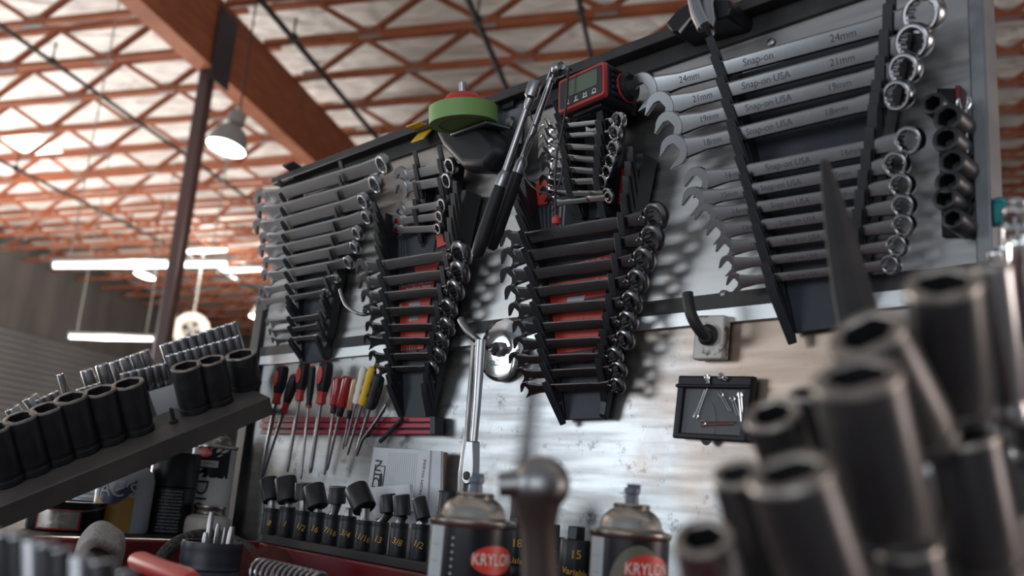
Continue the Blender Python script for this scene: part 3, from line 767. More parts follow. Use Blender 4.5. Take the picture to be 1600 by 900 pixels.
# two long ratchets hanging side by side
def long_ratchet(pt, pm, pb, off, label, flex):
    a, b, c = P(*pt, off), P(*pm, off), P(*pb, off)
    M = axis_frame(c, a - c, BS); L = (a - c).length; Lm = (b - c).length
    o = thing('long_ratchet', label, 'ratchet', M, 'long handled ratchets')
    MB().lathe([(.005, 0), (.0080, .004), (.0090, Lm * .25), (.0082, Lm * .8), (.0072, Lm * .97), (.0065, Lm)], 20).build('grip', m_grip, o)
    MB().lathe([(.0072, 0), (.0074, .014), (.0056, .018), (.0048, .02)], 20, 0, T((0, 0, Lm - .001))).build('ferrule', m_chrome, o)
    MB().lathe([(.0046, 0), (.0040, (L - Lm) * .9), (.0040, L - Lm - .012)], 18, 0, T((0, 0, Lm + .012))).build('shaft', m_chrome, o)
    if flex:
        mb = MB()
        for s in (-1, 1): mb.box((s * .004, 0, L + .002), (.0025, .008, .014))
        mb.build('yoke', m_chrome, o, bevel=.001)
        mb = MB(); mb.lathe([(.0085, -.004), (.0100, -.002), (.0100, .003), (.008, .006)], 26, 0, T((.006, 0, L + .012)) @ MX.Rotation(math.radians(70), 4, 'Y')); mb.build('ratchet_head', m_chrome, o)
        MB().box((.015, 0, L + .015), (.010, .007, .007)).build('square_drive', m_chrome, o, bevel=.001)
    else:
        MB().lathe([(.0040, 0), (.0055, .006), (.0055, .014), (.0085, .017), (.0088, .034), (.007, .037)], 22, 0, T((0, 0, L - .016))).build('ratchet_head', m_chrome, o)
long_ratchet((862, 122), (806, 268), (766, 390), .074, 'longer chrome ratchet with flexible head left of the red meter', True)
long_ratchet((829, 152), (783, 290), (744, 402), .096, 'chrome ratchet with black grip and round socket head behind the flexible one', False)
# red meter hanging on the top edge
fr = [(871, 124), (945, 93), (960, 130), (873, 180)]
cF = (P(945, 95, .085) + P(872, 126, .085) + P(873, 180, .085) + P(946, 147, .085)) / 4
A = P(945, 95, .085); Bp = P(872, 126, .085); Cc = P(873, 180, .085); Dd = P(946, 147, .085)
X = ((A - Bp) + (Dd - Cc)) / 2; Y = ((Bp - Cc) + (A - Dd)) / 2
M = frame(cF, X, Y); Wm, Hm = X.length, Y.length
o = thing('torque_meter', 'red and black digital meter with grey screen at the board top', 'meter', M)
def rbox(mb, w_, h, z0, z1, r, mt=0, in0=0, in1=0):
    loops = []
    for z, i in ((z0, in0), (z1, in1)):
        l = []
        for cx_, cy_, a0 in ((w_ / 2 - r - i, h / 2 - r - i, 0), (-w_ / 2 + r + i, h / 2 - r - i, 90), (-w_ / 2 + r + i, -h / 2 + r + i, 180), (w_ / 2 - r - i, -h / 2 + r + i, 270)):
            l += [V((x, y, z)) for x, y in arc((cx_, cy_), r, math.radians(a0), math.radians(a0 + 90), 4)]
        loops.append(l)
    mb.rings(loops, mt)
mb = MB(); rbox(mb, Wm * 1.03, Hm * 1.04, -.056, -.004, .008); mb.build('housing', m_vinyl, o, bevel=.002)
mb = MB(); rbox(mb, Wm, Hm, -.006, .001, .004, 0, 0, .001); mb.build('front_frame', m_redplastic, o, bevel=.0008)
mb = MB(); rbox(mb, Wm * .9, Hm * .80, .000, .0016, .003); fp_ = mb.build('face_plate', m_ink, o)
mb = MB(); rbox(mb, Wm * .60, Hm * .46, .001, .0021, .002); q = mb.build('screen', m_lcd, fp_, T((.004, Hm * .10, 0)))
for k in range(4): text('button_symbol', ['U', 'E', 'M', 'O'][k], m_white, fp_, T((-Wm * .28 + k * Wm * .19, -Hm * .27, .0018)), .008, .0)
for k in range(4):
    MB().box((-Wm * .28 + k * Wm * .19, -Hm * .33, .0018), (.007, .0012, .0004)).build('button_mark', m_white, fp_)
for k in range(5):
    MB().box((Wm * .515, -Hm * .35 + k * Hm * .17, -.03), (.004, Hm * .11, .040)).build('grip_rib', m_vinyl, o, bevel=.001)
mb = MB(); mb.lathe([(Hm * .40, 0), (Hm * .40, .006), (Hm * .30, .010)], 30, 0, T((Wm * .515, 0, -.036)) @ MX.Rotation(math.radians(90), 4, 'Y')); mb.build('end_cap', m_vinyl, o)
mb = MB(); mb.lathe([(Hm * .415, 0), (Hm * .415, .0025)], 30, 0, T((Wm * .515 + .001, 0, -.036)) @ MX.Rotation(math.radians(90), 4, 'Y')); mb.build('red_ring', m_redplastic, o)
mb = MB(); mb.box((0, -Hm * .54, -.03), (Wm * .6, .006, .04)); mb.box((-Wm * .1, -Hm * .57, -.03), (Wm * .25, .006, .03)); mb.build('foot', m_vinyl, o, bevel=.001)
mb = MB(); mb.box((0, 0, -.069), (Wm * .5, Hm * .6, .026)); mb.build('mounting_block', m_vinyl, o, bevel=.002)
# thin wires looped over the meter, with a red tip
ws_ = [P(893, 110, .088), P(890, 106, .092), P(888, 112, .094), P(886, 140, .094), P(884, 170, .092), P(878, 205, .085), P(870, 240, .085), P(867, 280, .085), P(868, 320, .075), P(869, 345, .07)]
o = thing('test_lead', 'thin black wire with a red tip hanging over the meter', 'wire', T(ws_[-1]))
mb = MB(); mb.tube([p - ws_[-1] for p in ws_], .0014, 8); mb.build('lead', m_wire, o)
mb = MB(); mb.lathe([(.0, -.006), (.005, -.004), (.0055, .003), (.003, .006)], 14); mb.build('tip', m_redplastic, o)
ws2 = bez(P(868, 116, .05), P(790, 180, .055), P(860, 200, .085), P(830, 212, .085), 14) + bez(P(830, 212, .085), P(800, 270, .085), P(830, 300, .09), P(862, 305, .09), 12)[1:] + bez(P(862, 305, .09), P(882, 290, .09), P(884, 240, .09), P(872, 225, .09), 10)[1:]
mb = MB(); mb.tube(ws2, .0012, 8); o = mb.build('loose_wire', m_wire); tag(o, 'black wire looping left of the stubby wrenches below the meter', 'wire')

# clamp bracket on the top edge at upper right, with a steel hook over it
M = BF(P(1112, 52, .02)); o = thing('clamp_bracket', 'black pointed bracket on the top edge of the board', 'bracket', M)
iM = M.inverted()
poly = [(1062, 52), (1080, 30), (1112, 12), (1162, 15), (1166, 28), (1160, 42), (1072, 66)]
pp = [iM @ P(x, y, .02) for x, y in poly]
mb = MB(); mb.prism([(p.x, p.y) for p in pp], -.022, .028); mb.build('bracket_body', m_vinyl, o, bevel=.003)
pp = [iM @ P(x, y, .048) for x, y in ((1062, 50), (1080, 29), (1110, 12), (1110, 15), (1082, 32), (1065, 54))]
mb = MB(); mb.prism([(p.x, p.y) for p in pp], .029, .031); mb.build('brass_edge', m_canmetal, o)
hp = [P(1078, -40, .06), P(1082, -10, .062), P(1090, 20, .062), P(1100, 42, .060), P(1108, 46, .056), P(1110, 36, .054), P(1106, 10, .054), P(1106, -40, .054)]
mb = MB(); mb.tube([p - hp[4] for p in hp], [.006, .007, .008, .0085, .0085, .008, .007, .006], 14); o = mb.build('steel_hook', m_chrome, None, T(hp[4])); tag(o, 'thick bent steel hook over the black bracket at the board top', 'hook')

# column of black sockets standing out of the board at the right edge
sk = [(1457, 161, 32), (1480, 183, 40), (1477, 216, 38), (1487, 252, 37), (1480, 283, 36), (1475, 309, 34), (1488, 341, 31)]
def socket_mesh(r, L, drive=.6, hexr=.66, seg=6, hole=.55, groove=True, star=False):
    mb = MB(); n = 48
    def circ(rr, z): return [V((rr * math.cos(2 * math.pi * i / n), rr * math.sin(2 * math.pi * i / n), z)) for i in range(n)]
    def hexa(rr, z):
        o = []
        for i in range(n):
            a = 2 * math.pi * i / n; k = (a % (math.pi / 3)) - math.pi / 6
            q = rr * math.cos(math.pi / 6) / math.cos(k); q = min(q, rr * .965)
            o.append(V((q * math.cos(a), q * math.sin(a), z)))
        return o
    rd = r * drive
    if drive < .97: lo = [circ(rd * .94, 0), circ(rd, L * .012), circ(rd, L * .30), circ(r, L * .42)]; mm = [0, 0, 0]
    elif groove: lo = [circ(r * .93, 0), circ(r, L * .02), circ(r, L * .10), circ(r * .93, L * .115), circ(r * .93, L * .17), circ(r, L * .185)]; mm = [0] * 5
    else: lo = [circ(r * .93, 0), circ(r, L * .03)]; mm = [0]
    lo += [circ(r, L * .965), circ(r * .965, L * .992), circ(r * .92, L), hexa(r * hexr * 1.08, L), hexa(r * hexr, L * .985), hexa(r * hexr, L * (1 - hole)), circ(r * .3, L * (1 - hole) - .001)]
    mm += [0, 1, 1, 1, 1, 2, 2]
    mb.rings(lo, mm)
    return mb
rail = thing('socket_rail', 'dark red upright socket rail at the right edge of the board', 'socket rail', BF(P(1502, 372, .001)))
iR_ = rail.matrix_world.inverted()
qa, qb = iR_ @ P(1470, 140, .001), iR_ @ P(1486, 372, .001)
mb = MB(); mb.prism([((iR_ @ P(x, y, .001)).x, (iR_ @ P(x, y, .001)).y) for x, y in ((1500, 140), (1508, 140), (1518, 372), (1508, 372))], 0, .012); mb.build('red_strip', m_redpaint, rail, bevel=.001)
mb = MB(); mb.prism([((iR_ @ P(x, y, .001)).x, (iR_ @ P(x, y, .001)).y) for x, y in ((1466, 140), (1500, 140), (1508, 372), (1474, 372))], 0, .004); mb.build('rail_plate', m_vinyl, rail, bevel=.001)
for i, (x, y, d) in enumerate(sk):
    p = P(x, y, .042); r = d / 2 * (p - EYE).length / F
    o = put('impact_socket', socket_mesh(r, .036, 1, .70, groove=True).mesh('impact_socket', [m_oxide, m_oxide, m_hole]), None, axis_frame(p - BN * .036, BN, ZU))
    tag(o, '%s black socket from the top in the column at the right board edge' % ordn(i), 'socket', 'sockets in the right column')
def cotter(pa, pb, off0, off1, r, label, spread=.005, group=None):
    a, b = P(*pa, off0), P(*pb, off1); d = b - a; L = d.length; M = frame(a, d, BS if abs(d.normalized().dot(BS)) < .8 else ZU)
    pts = [(L, .0012, 0), (L * .3, .0014, 0)] + [(spread * 1.2 - spread * 1.2 * math.cos(t), -0 + spread * math.sin(t), 0) for t in [math.radians(40 + 280 * k / 14) for k in range(15)]][::1] + [(L * .3, -.0014, 0), (L * .93, -.0012, 0)]
    mb = MB(); mb.tube(pts, r, 8); o = mb.build('cotter_pin', m_bright, None, M); tag(o, label, 'pin', group)
cotter((1505, 150), (1509, 240), .02, .02, .0012, 'long cotter pin hanging beside the right column of sockets', .006)

# hooks
def board_hook(plate, root, pts, offs, label, pm=m_hookplate, r=.0055):
    M = BF(P(*root, 0)); o = thing('tool_hook', label, 'hook', M); iM = M.inverted()
    if plate:
        pp = [iM @ P(x, y, .012) for x, y in plate]
        pp = [V((p.x - 0, p.y, 0)) for p in pp]
        mb = MB(); mb.prism([(p.x, p.y) for p in pp], 0, .013); mb.build('base_plate', pm, o, bevel=.002)
    q = [iM @ P(x, y, f) for (x, y), f in zip(pts, offs)]
    sm = []
    for i in range(len(q) - 1):
        p0, p1, p2, p3 = q[max(i - 1, 0)], q[i], q[i + 1], q[min(i + 2, len(q) - 1)]
        for k in range(6):
            t = k / 6; sm.append(.5 * ((2 * p1) + (p2 - p0) * t + (2 * p0 - 5 * p1 + 4 * p2 - p3) * t * t + (3 * p1 - p0 - 3 * p2 + p3) * t**3))
    sm.append(q[-1])
    mb = MB(); mb.tube(sm, r, 14); mb.build('hook_arm', m_railblk if pm is m_hookplate else m_dull, o)
    mb = MB(); mb.lathe([(r * 1.8, 0), (r * 1.9, .004), (r * 1.3, .008)], 16, 0, T(q[0])); mb.build('weld_collar', m_railblk, o)
board_hook([(1087, 493), (1133, 492), (1128, 561), (1082, 562)], (1107, 525), [(1108, 524), (1101, 524), (1088, 508), (1078, 485), (1074, 458)], [.014, .03, .046, .052, .052], 'bent black hook on a chipped white plate right of centre', r=.006)
board_hook(None, (776, 545), [(778, 546), (764, 542), (746, 532), (730, 516), (720, 499)], [.008, .022, .042, .05, .05], 'curved steel hook holding the long breaker bar', m_dull, .005)
board_hook(None, (590, 470), [(588, 480), (578, 490), (560, 490), (540, 476), (531, 452)], [.006, .025, .04, .042, .042], 'thin dark curved hook right of the left rack', m_dull, .0025)
# round magnetic dish the hook comes out of
p = P(787, 547, .002); o = thing('round_magnet_dish', 'round polished magnet disc with a bolt left of the middle rack', 'magnet', BF(p))
MB().lathe([(.040, 0), (.042, .002), (.041, .005), (.036, .007), (.012, .006)], 40).build('disc', m_bright, o)
MB().lathe([(.010, .005), (.010, .011), (.006, .013), (.005, .024)], 6).build('bolt', m_dull, o)
text('green_print', 'MAG', m_teal, o, T((-.012, -.018, .0078)), .012, .0)
# breaker bar hanging on the hook
pts = [P(751, 531, .052), P(748, 580, .052), P(744, 640, .050), P(739, 700, .048), P(736, 728, .048)]
a = pts[-1]; M = axis_frame(a, pts[0] - a, BS); iM = M.inverted(); L = (pts[0] - a).length
o = thing('breaker_bar', 'long chrome breaker bar hanging from the hook above the spray can', 'breaker bar', M)
mb = MB(); q = [iM @ p for p in pts]
mb.rings([[V((p.x + w_ * math.cos(t * math.pi / 6), p.y + w_ * .7 * math.sin(t * math.pi / 6), p.z)) for t in range(12)] for p, w_ in zip(q[::-1], (.0062, .0060, .0066, .0074, .0078))]); mb.build('handle', m_chrome, o)
mb = MB(); mb.rings([[V((-.012 + x_ * math.cos(t * math.pi / 6), y_ * math.sin(t * math.pi / 6), z_)) for t in range(12)] for x_, y_, z_, p in ((.0035, .004, L * .96, 0), (.003, .004, L * .6, 0), (.0034, .004, L * .25, 0), (.006, .006, L * .08, 0), (.008, .007, -.01, 0), (.006, .006, -.045, 0))]); mb.build('second_bar', m_dull, o)
mb = MB(); n = 26
mb.prism([(-.007, .03), (.007, .03), (.010, .0)] + [(.0105 * math.cos(t), -.012 + .0105 * math.sin(t)) for t in [math.radians(10 - 200 * k / 14) for k in range(15)]] + [(-.010, .0)], -.006, .006, 0, MX.Rotation(math.radians(90), 4, 'X')); mb.build('clevis', m_chrome, o, bevel=.0015)
mb = MB(); mb.lathe([(.0052, 0), (.0052, .0012), (.0034, .0016)], 20, 0, T((0, -.0062, -.012)) @ MX.Rotation(math.radians(90), 4, 'X')); mb.build('pivot_pin', m_hole, o)

# vinyl pouch with cotter pins
c4 = [(1066, 588), (1182, 589), (1172, 692), (1056, 685)]
M = BF(P(1118, 640, .002)); iM = M.inverted(); o = thing('vinyl_pouch', 'black vinyl pouch with a clear window holding cotter pins', 'pouch', M)
pp = [iM @ P(x, y, .004) for x, y in c4]; pp = [V((p.x, p.y, 0)) for p in pp]; ctr = sum(pp, V()) / 4
def ins(k, ky=None): return [V((ctr.x + (p.x - ctr.x) * k, ctr.y + (p.y - ctr.y) * (ky or k), 0)) for p in pp]
mb = MB(); mb.prism([(p.x, p.y) for p in pp], 0, .003); mb.build('back_panel', m_vinyl, o, bevel=.001)
inn = [V((ctr.x + (p.x - ctr.x) * .80, ctr.y - .003 + (p.y - ctr.y) * .72, 0)) for p in pp]
mb = MB(); Z = lambda l, z: [V((p.x, p.y, z)) for p in l]
mb.rings([Z(pp, .003), Z(pp, .007), Z(ins(.97), .010), Z([a_ * .15 + b_ * .85 for a_, b_ in zip(pp, inn)], .010), Z(inn, .007), Z(inn, .003), Z(pp, .003)], cap=False); mb.build('front_border', m_vinyl, o, bevel=.001)
mb = MB(); mb.prism([(p.x, p.y) for p in inn], .0065, .0069); mb.build('clear_window', m_clear, o)
mb = MB(); mb.prism([(p.x, p.y) for p in [pp[0] * .86 + pp[3] * .14, pp[1] * .86 + pp[2] * .14, pp[1] * .80 + pp[2] * .20, pp[0] * .80 + pp[3] * .20]], .009, .013); mb.build('folded_flap', m_vinyl, o, bevel=.0015)
mb = MB(); mb.prism([(ctr.x - .008 + .011 * math.cos(t), ctr.y - .012 + (.020 if math.sin(t) > 0 else .026) * math.sin(t)) for t in [k * math.pi / 12 for k in range(24)]], .0032, .0045); mb.build('dark_disc', m_hole, o)
pins = [((1086, 655), (1104, 606), 'pin slanting at the left inside the pouch'), ((1094, 662), (1150, 661), 'pin lying flat across the bottom of the pouch'), ((1124, 612), (1142, 645), 'pin in the middle of the pouch window'),
        ((1143, 618), (1154, 652), 'slanting pin right of the middle of the pouch'), ((1156, 612), (1160, 662), 'upright pin at the right end of the pouch'), ((1104, 585), (1107, 600), 'pin end poking out of the top of the pouch'), ((1122, 586), (1137, 594), 'looped pin sticking out of the pouch top')]
for a_, b_, l in pins: cotter(a_, b_, .009 if b_[1] > 600 else .014, .009 if b_[1] > 600 else .014, .0011, 'bright cotter ' + l, .0027, 'cotter pins in the pouch')

# ------------------------------------------------------------------ magnet rail with screwdrivers
q = [P(418, 653, .002), P(690, 653, .002), P(690, 680, .002), P(415, 679, .002)]
M = BF(q[3]); iM = M.inverted(); q = [iM @ p for p in q]
o = thing('magnet_rail', 'long maroon magnetic rail holding screwdrivers', 'tool rail', M)
def lerp4(u, v): return (q[0] * (1 - u) + q[1] * u) * (1 - v) + (q[3] * (1 - u) + q[2] * u) * v
for v0, v1, mt, z, nm in ((0, .30, m_maroon, .012, 'maroon_bar'), (.36, .66, m_maroon, .014, 'maroon_bar'), (.74, 1, m_maroon, .012, 'maroon_bar'), (.02, .98, m_railblk, .008, 'steel_core')):
    mb = MB(); mb.prism([(p.x, p.y) for p in (lerp4(0, v0), lerp4(1, v0), lerp4(1, v1), lerp4(0, v1))], 0, z); mb.build(nm, mt, o, bevel=.0012)
mb = MB(); mb.prism([(p.x, p.y) for p in (lerp4(.985, -.03), lerp4(1.01, -.03), lerp4(1.01, 1.03), lerp4(.985, 1.03))], 0, .0155); mb.build('end_cap', m_plastic, o, bevel=.001)
def screwdriver(ht, hb, tip, style, label, dia=20, off=.028):
    a, b, c = P(*ht, off), P(*hb, off), P(*tip, off * .75)
    M = axis_frame(c, a - c, BS); L = (a - c).length; H = (a - b).length; z0 = L - H
    r = dia / 2 * (a - EYE).length / F
    o = thing('screwdriver', label, 'screwdriver', M, 'screwdrivers on the magnet rail')
    sr_ = r * .26
    MB().lathe([(sr_ * .5, 0), (sr_ * .9, .004), (sr_, .01), (sr_, z0 + .004)], 12).build('blade', m_dull, o)
    n = 24
    if style in ('bred', 'redb', 'slim'):
        m0, m1 = (m_grip, m_redplastic)
        lo = []; mm = []
        prof = [(.42, 0, 1), (.70, .03, 1), (.62, .18, 1), (.74, .30, 0), (.98, .50, 0), (1, .75, 0), (.90, .93, 0), (.62, .985, 1), (.3, 1, 1)]
        if style == 'slim': prof = [(.6, 0, 1), (.68, .06, 0), (.55, .15, 0), (.72, .35, 0), (.74, .7, 0), (.72, .90, 0), (.66, .96, 1), (.4, 1, 1)]
        for k, u, mt in prof:
            lo.append([V((r * k * (1 - .12 * math.cos(3 * 2 * math.pi * i / n) ** 2) * math.cos(2 * math.pi * i / n), r * k * (1 - .12 * math.cos(3 * 2 * math.pi * i / n) ** 2) * math.sin(2 * math.pi * i / n), z0 + H * u)) for i in range(n)]); mm.append(mt)
        MB().rings(lo, mm[:-1]).build('handle', [m0, m1], o)
        if style == 'bred':
            mb = MB(); mb.prism([(r * .42 * math.cos(t), H * .66 + H * .20 * math.sin(t)) for t in [k * math.pi / 10 for k in range(20)]], 0, r * .15, 0, T((r * .28, -r * .86, z0)) @ MX.Rotation(math.radians(90), 4, 'X') @ MX.Rotation(math.radians(16), 4, 'Y')); mb.build('red_inlay', m_redplastic, o)
    elif style in ('red', 'amber'):
        mt = m_clear_red if style == 'red' else m_amber
        lo = []
        for k, u in ((.80, 0), (.95, .04), (1, .3), (1, .85), (.86, .97), (.5, 1)):
            lo.append([V((r * k * (1 - .10 * (math.cos(6 * 2 * math.pi * i / 48) > .2)) * math.cos(2 * math.pi * i / 48), r * k * (1 - .10 * (math.cos(6 * 2 * math.pi * i / 48) > .2)) * math.sin(2 * math.pi * i / 48), z0 + H * u)) for i in range(48)])
        MB().rings(lo).build('handle', mt, o, sharp=25)
        MB().lathe([(r * .5, -H * .28), (r * .62, -H * .25), (r * .66, -.001), (r * .5, .004)], 18, 0, T((0, 0, z0))).build('collar', m_grip, o)
    else:
        m0 = {'white': m_white, 'yellow': m_yellow, 'black': m_grip}[style]
        lo = []
        for k, u in ((.55, 0), (.85, .03), (.95, .2), (.80, .32), (.95, .45), (.86, .6), (.98, .8), (.8, .95), (.4, 1)):
            lo.append([V((r * k * math.cos(2 * math.pi * i / n), r * k * .8 * math.sin(2 * math.pi * i / n), z0 + H * u)) for i in range(n)])
        MB().rings(lo).build('handle', m0, o)
        mb = MB(); mb.rings([[V((r * .55 + r * .55 * k * math.cos(t * math.pi / 6), r * .35 + r * .5 * k * math.sin(t * math.pi / 6), z0 + H * u)) for t in range(12)] for k, u in ((.6, .06), (.9, .2), (1, .6), (.8, .9), (.4, .96))])
        mb.build('black_grip', m_grip, o)
SD = [((443, 571), (429, 632), (406, 752), 'bred', 'red and black screwdriver leftmost on the maroon rail', 22), ((462, 585), (442, 647), (409, 749), 'redb', 'red screwdriver with a black grip, second from left on the rail', 18),
      ((477, 566), (468, 627), (449, 737), 'bred', 'black and red screwdriver, third from left on the rail', 21), ((489, 571), (483, 637), (470, 749), 'slim', 'slim black screwdriver with red ends between two thick red ones', 16),
      ((511, 564), (499, 632), (485, 739), 'bred', 'thick black screwdriver with a red inlay left of the clear red ones', 25), ((529, 589), (519, 633), (507, 742), 'red', 'clear red screwdriver with black collar, left of its pair', 17),
      ((544, 588), (532, 637), (511, 735), 'red', 'clear red screwdriver with black collar, right of its pair', 18), ((556, 592), (544, 640), (536, 702), 'amber', 'clear amber screwdriver between red and white handles', 13),
      ((569, 573), (557, 633), (540, 698), 'white', 'white and black screwdriver left of the yellow one', 14), ((582, 573), (565, 635), (543, 711), 'yellow', 'yellow and black screwdriver on the maroon rail', 17),
      ((593, 585), (581, 642), (556, 711), 'black', 'all black screwdriver right of the yellow one', 20)]
for a_, b_, c_, st, l, d in SD: screwdriver(a_, b_, c_, st, l, d, .03)
mb = MB(); mb.tube([P(600, 640, .022), P(586, 660, .022), P(577, 676, .022), P(575, 681, .022), P(572, 682, .022), P(563, 676, .024)], .0028, 6); o = mb.build('hex_key', m_railblk); tag(o, 'bent black hex key clinging to the maroon rail', 'hex key')
mb = MB(); mb.tube([P(629, 654, .02), P(594, 690, .02)], .0032, 8); o = mb.build('steel_rod', m_railblk); tag(o, 'short straight steel rod at the right of the maroon rail', 'rod')
mb = MB(); mb.tube([P(604, 632, .026), P(590, 655, .026), P(566, 688, .026), P(557, 712, .026)], .0024, 6); o = mb.build('pick_tool', m_dull); tag(o, 'thin bent steel pick right of the black screwdriver', 'pick')

# ------------------------------------------------------------------ papers leaning on the board
def leaf(pts, off, t): 
    q = [P(x, y, off) for x, y in pts]; return q
M = BF(P(630, 780, .02)); iM = M.inverted()
o = thing('paper_sheets', 'white lined printed sheets leaning on the board behind the sockets', 'paper', M)
q = [iM @ P(x, y, .022) for x, y in ((584, 699), (672, 704), (664, 828), (566, 815))]
mb = MB(); mb.prism([(p.x, p.y) for p in q], 0, .002); sh_ = mb.build('sheet', m_paper, o)
q2 = [iM @ P(x, y, .020) for x, y in ((664, 703), (688, 705), (686, 830), (660, 826))]
mb = MB(); mb.prism([(p.x, p.y) for p in q2], -.006, -.001); mb.build('lower_sheets', m_paper, o)
def pl(u, v): return (q[0] * (1 - u) + q[1] * u) * (1 - v) + (q[3] * (1 - u) + q[2] * u) * v
for k in range(15):
    u = .30 + k * .035; a_, b_ = pl(u, .05), pl(u + .004, 1); a2, b2 = pl(u + .006, .05), pl(u + .010, 1)
    mb = MB(); mb.prism([(p.x, p.y) for p in (a_, a2, b2, b_)], .002, .0023); mb.build('ruled_line', m_silver, sh_)
mb = MB(); r4 = [pl(.08, .23), pl(.27, .24), pl(.27, .80), pl(.08, .79)]; s4 = [pl(.095, .242), pl(.255, .252), pl(.255, .79), pl(.095, .78)]
mb.rings([[V((p.x, p.y, .0021)) for p in r4], [V((p.x, p.y, .0026)) for p in r4], [V((p.x, p.y, .0026)) for p in s4], [V((p.x, p.y, .0021)) for p in s4], [V((p.x, p.y, .0021)) for p in r4]], cap=False); mb.build('stamp_frame', m_ink, sh_)
p = pl(.145, .45); d_ = pl(.1, .2) - pl(.1, .8); an = math.atan2(d_.y, d_.x)
text('stamp_lettering', 'ODIN', m_ink, sh_, T((p.x, p.y, .0026)) @ MX.Rotation(an, 4, 'Z'), .024, .0)
p = pl(.215, .45); mb = MB(); mb.prism([(p.x + .004 * math.cos(t), p.y + .012 * math.sin(t)) for t in [k * math.pi / 8 for k in range(16)]], .002, .0026); mb.build('stamp_emblem', m_ink, sh_)
p = pl(.90, .55); text('fine_print', 'THE STREET FROM WHERE', m_ink, sh_, T((p.x, p.y, .0026)) @ MX.Rotation(an, 4, 'Z'), .0075, .0)
q3 = [P(x, y, .008) for x, y in ((676, 706), (700, 707), (691, 820), (670, 820))]; M = BF(q3[3]); iM = M.inverted(); q3 = [iM @ p for p in q3]
mb = MB(); mb.prism([(p.x, p.y) for p in q3], 0, .005); o = mb.build('cardboard_backing', m_cardb, None, M, bevel=.001); tag(o, 'brown cardboard sheet standing behind the white papers', 'cardboard')

# ------------------------------------------------------------------ red tool chest under the board
ZT = 1.35 - .092; ZF = 1.35 - .172
pc = P(405, 834, .15); s0 = (pc - EYE).dot(BS); s1 = s0 + 1.15
def S(s, off, z): return EYE + BN * (-BD + off) + BS * s + ZU * (z - EYE.z)
o = thing('tool_chest', 'red steel tool chest whose open top tray stands below the tool board', 'tool chest', BF(S((s0 + s1) / 2, .4, 0)))
iM = o.matrix_world.inverted()
def bx(mb, sa, sb, oa, ob, za, zb, mt=0):
    c = iM @ S((sa + sb) / 2, (oa + ob) / 2, (za + zb) / 2); mb.box(tuple(c), (sb - sa, zb - za, ob - oa), mt)
mb = MB(); bx(mb, s0, s1, .085, .15, ZF - .02, ZT); mb.build('back_wall', m_redpaint, o, bevel=.003)
mb = MB(); bx(mb, s0 - .03, s0, .085, .95, ZF - .02, ZT); mb.build('side_wall', m_redpaint, o, bevel=.003)
mb = MB(); bx(mb, s0 - .03, s1, .085, .95, ZF - .03, ZF); mb.build('tray_floor', m_redpaint, o, bevel=.002)
mb = MB(); bx(mb, s0 - .03, s1, .085, .95, .12, ZF - .031); mb.build('cabinet', m_redpaint, o, bevel=.004)
for a_, b_ in ((s0 + .05, .16), (s1 - .08, .16), (s0 + .05, .86), (s1 - .08, .86)):
    mb = MB(); c = iM @ S(a_, b_, .06); mb.lathe([(.05, -.02), (.06, -.012), (.06, .012), (.05, .02)], 24, 0, T(c)); mb.box((c.x, c.y + .055, c.z), (.05, .012, .05)); mb.build('caster', m_grip, o)
# bench behind the chest, left of it, carrying the cans and the foot of the board
ZB = 1.35 - .107
o = thing('side_bench', 'dark bench left of the red chest on which the cans stand', 'bench', BF(S(s0 - .5, .2, 0))); iM = o.matrix_world.inverted()
mb = MB(); bx(mb, s0 - 1.0, s_l - .06, -.5, 1.0, ZB - .04, ZB); bx(mb, s_l - .06, s0 - .032, .03, 1.0, ZB - .04, ZB); mb.build('bench_top', m_railblk, o, bevel=.002)
for a_ in (s0 - .95, s0 - .10):
    for b_ in (-.44, .94):
        mb = MB(); bx(mb, a_, a_ + .05, b_, b_ + .05, 0, ZB - .041); mb.build('leg', m_railblk, o)
# plinth carrying the board
o = thing('board_stand', 'dark steel stand holding the tool board upright', 'stand', BF(S((s_l + s_r) / 2, -.1, 0))); iM = o.matrix_world.inverted()
mb = MB(); bx(mb, s_l + .25, s_r, -.10, -.02, 0, z_bot + .0); mb.build('upright_frame', m_railblk, o, bevel=.003)
mb = MB(); bx(mb, s_l + .25, s_r, -.10, .012, z_bot - .03, z_bot - .001); mb.build('bottom_shelf', m_railblk, o, bevel=.002)

# rail of swivel sockets on the chest's back wall
o = thing('socket_strip', 'black rail on the red chest edge carrying the swivel sockets', 'socket rail', BF(S(s0 + .3, .115, ZT + .0005))); iM = o.matrix_world.inverted()
zr = 1.35 - .083
mb = MB(); bx(mb, s0 + .0, s1 - .1, .09, .143, ZT + .0005, zr - .002); mb.build('rail_body', m_plastic, o, bevel=.0015)
mb = MB(); bx(mb, s0 + .0, s1 - .1, .139, .146, ZT + .0005, zr + .002); mb.build('front_lip', m_railblk, o, bevel=.001)
LOW = [(425, 794), (450, 792), (474, 798), (496, 800), (520, 804), (544, 806), (570, 813), (595, 815), (625, 817), (658, 819)]
UPP = {0: ((419, 748), (425, 783), 26), 1: ((446, 747), (451, 784), 32), 2: ((475, 754), (474, 781), 26), 3: ((490, 759), (497, 793), 31), 4: ((527, 760), (526, 787), 27),
       6: ((556, 762), (570, 795), 36), 7: ((605, 772), (607, 801), 25), 8: ((627, 773), (629, 806), 26), 9: ((654, 778), (662, 811), 22)}
MK = ['8', '1', '1/2', '16', '7/16', '3/4', '11/16', '13', '3/8', '1/2']
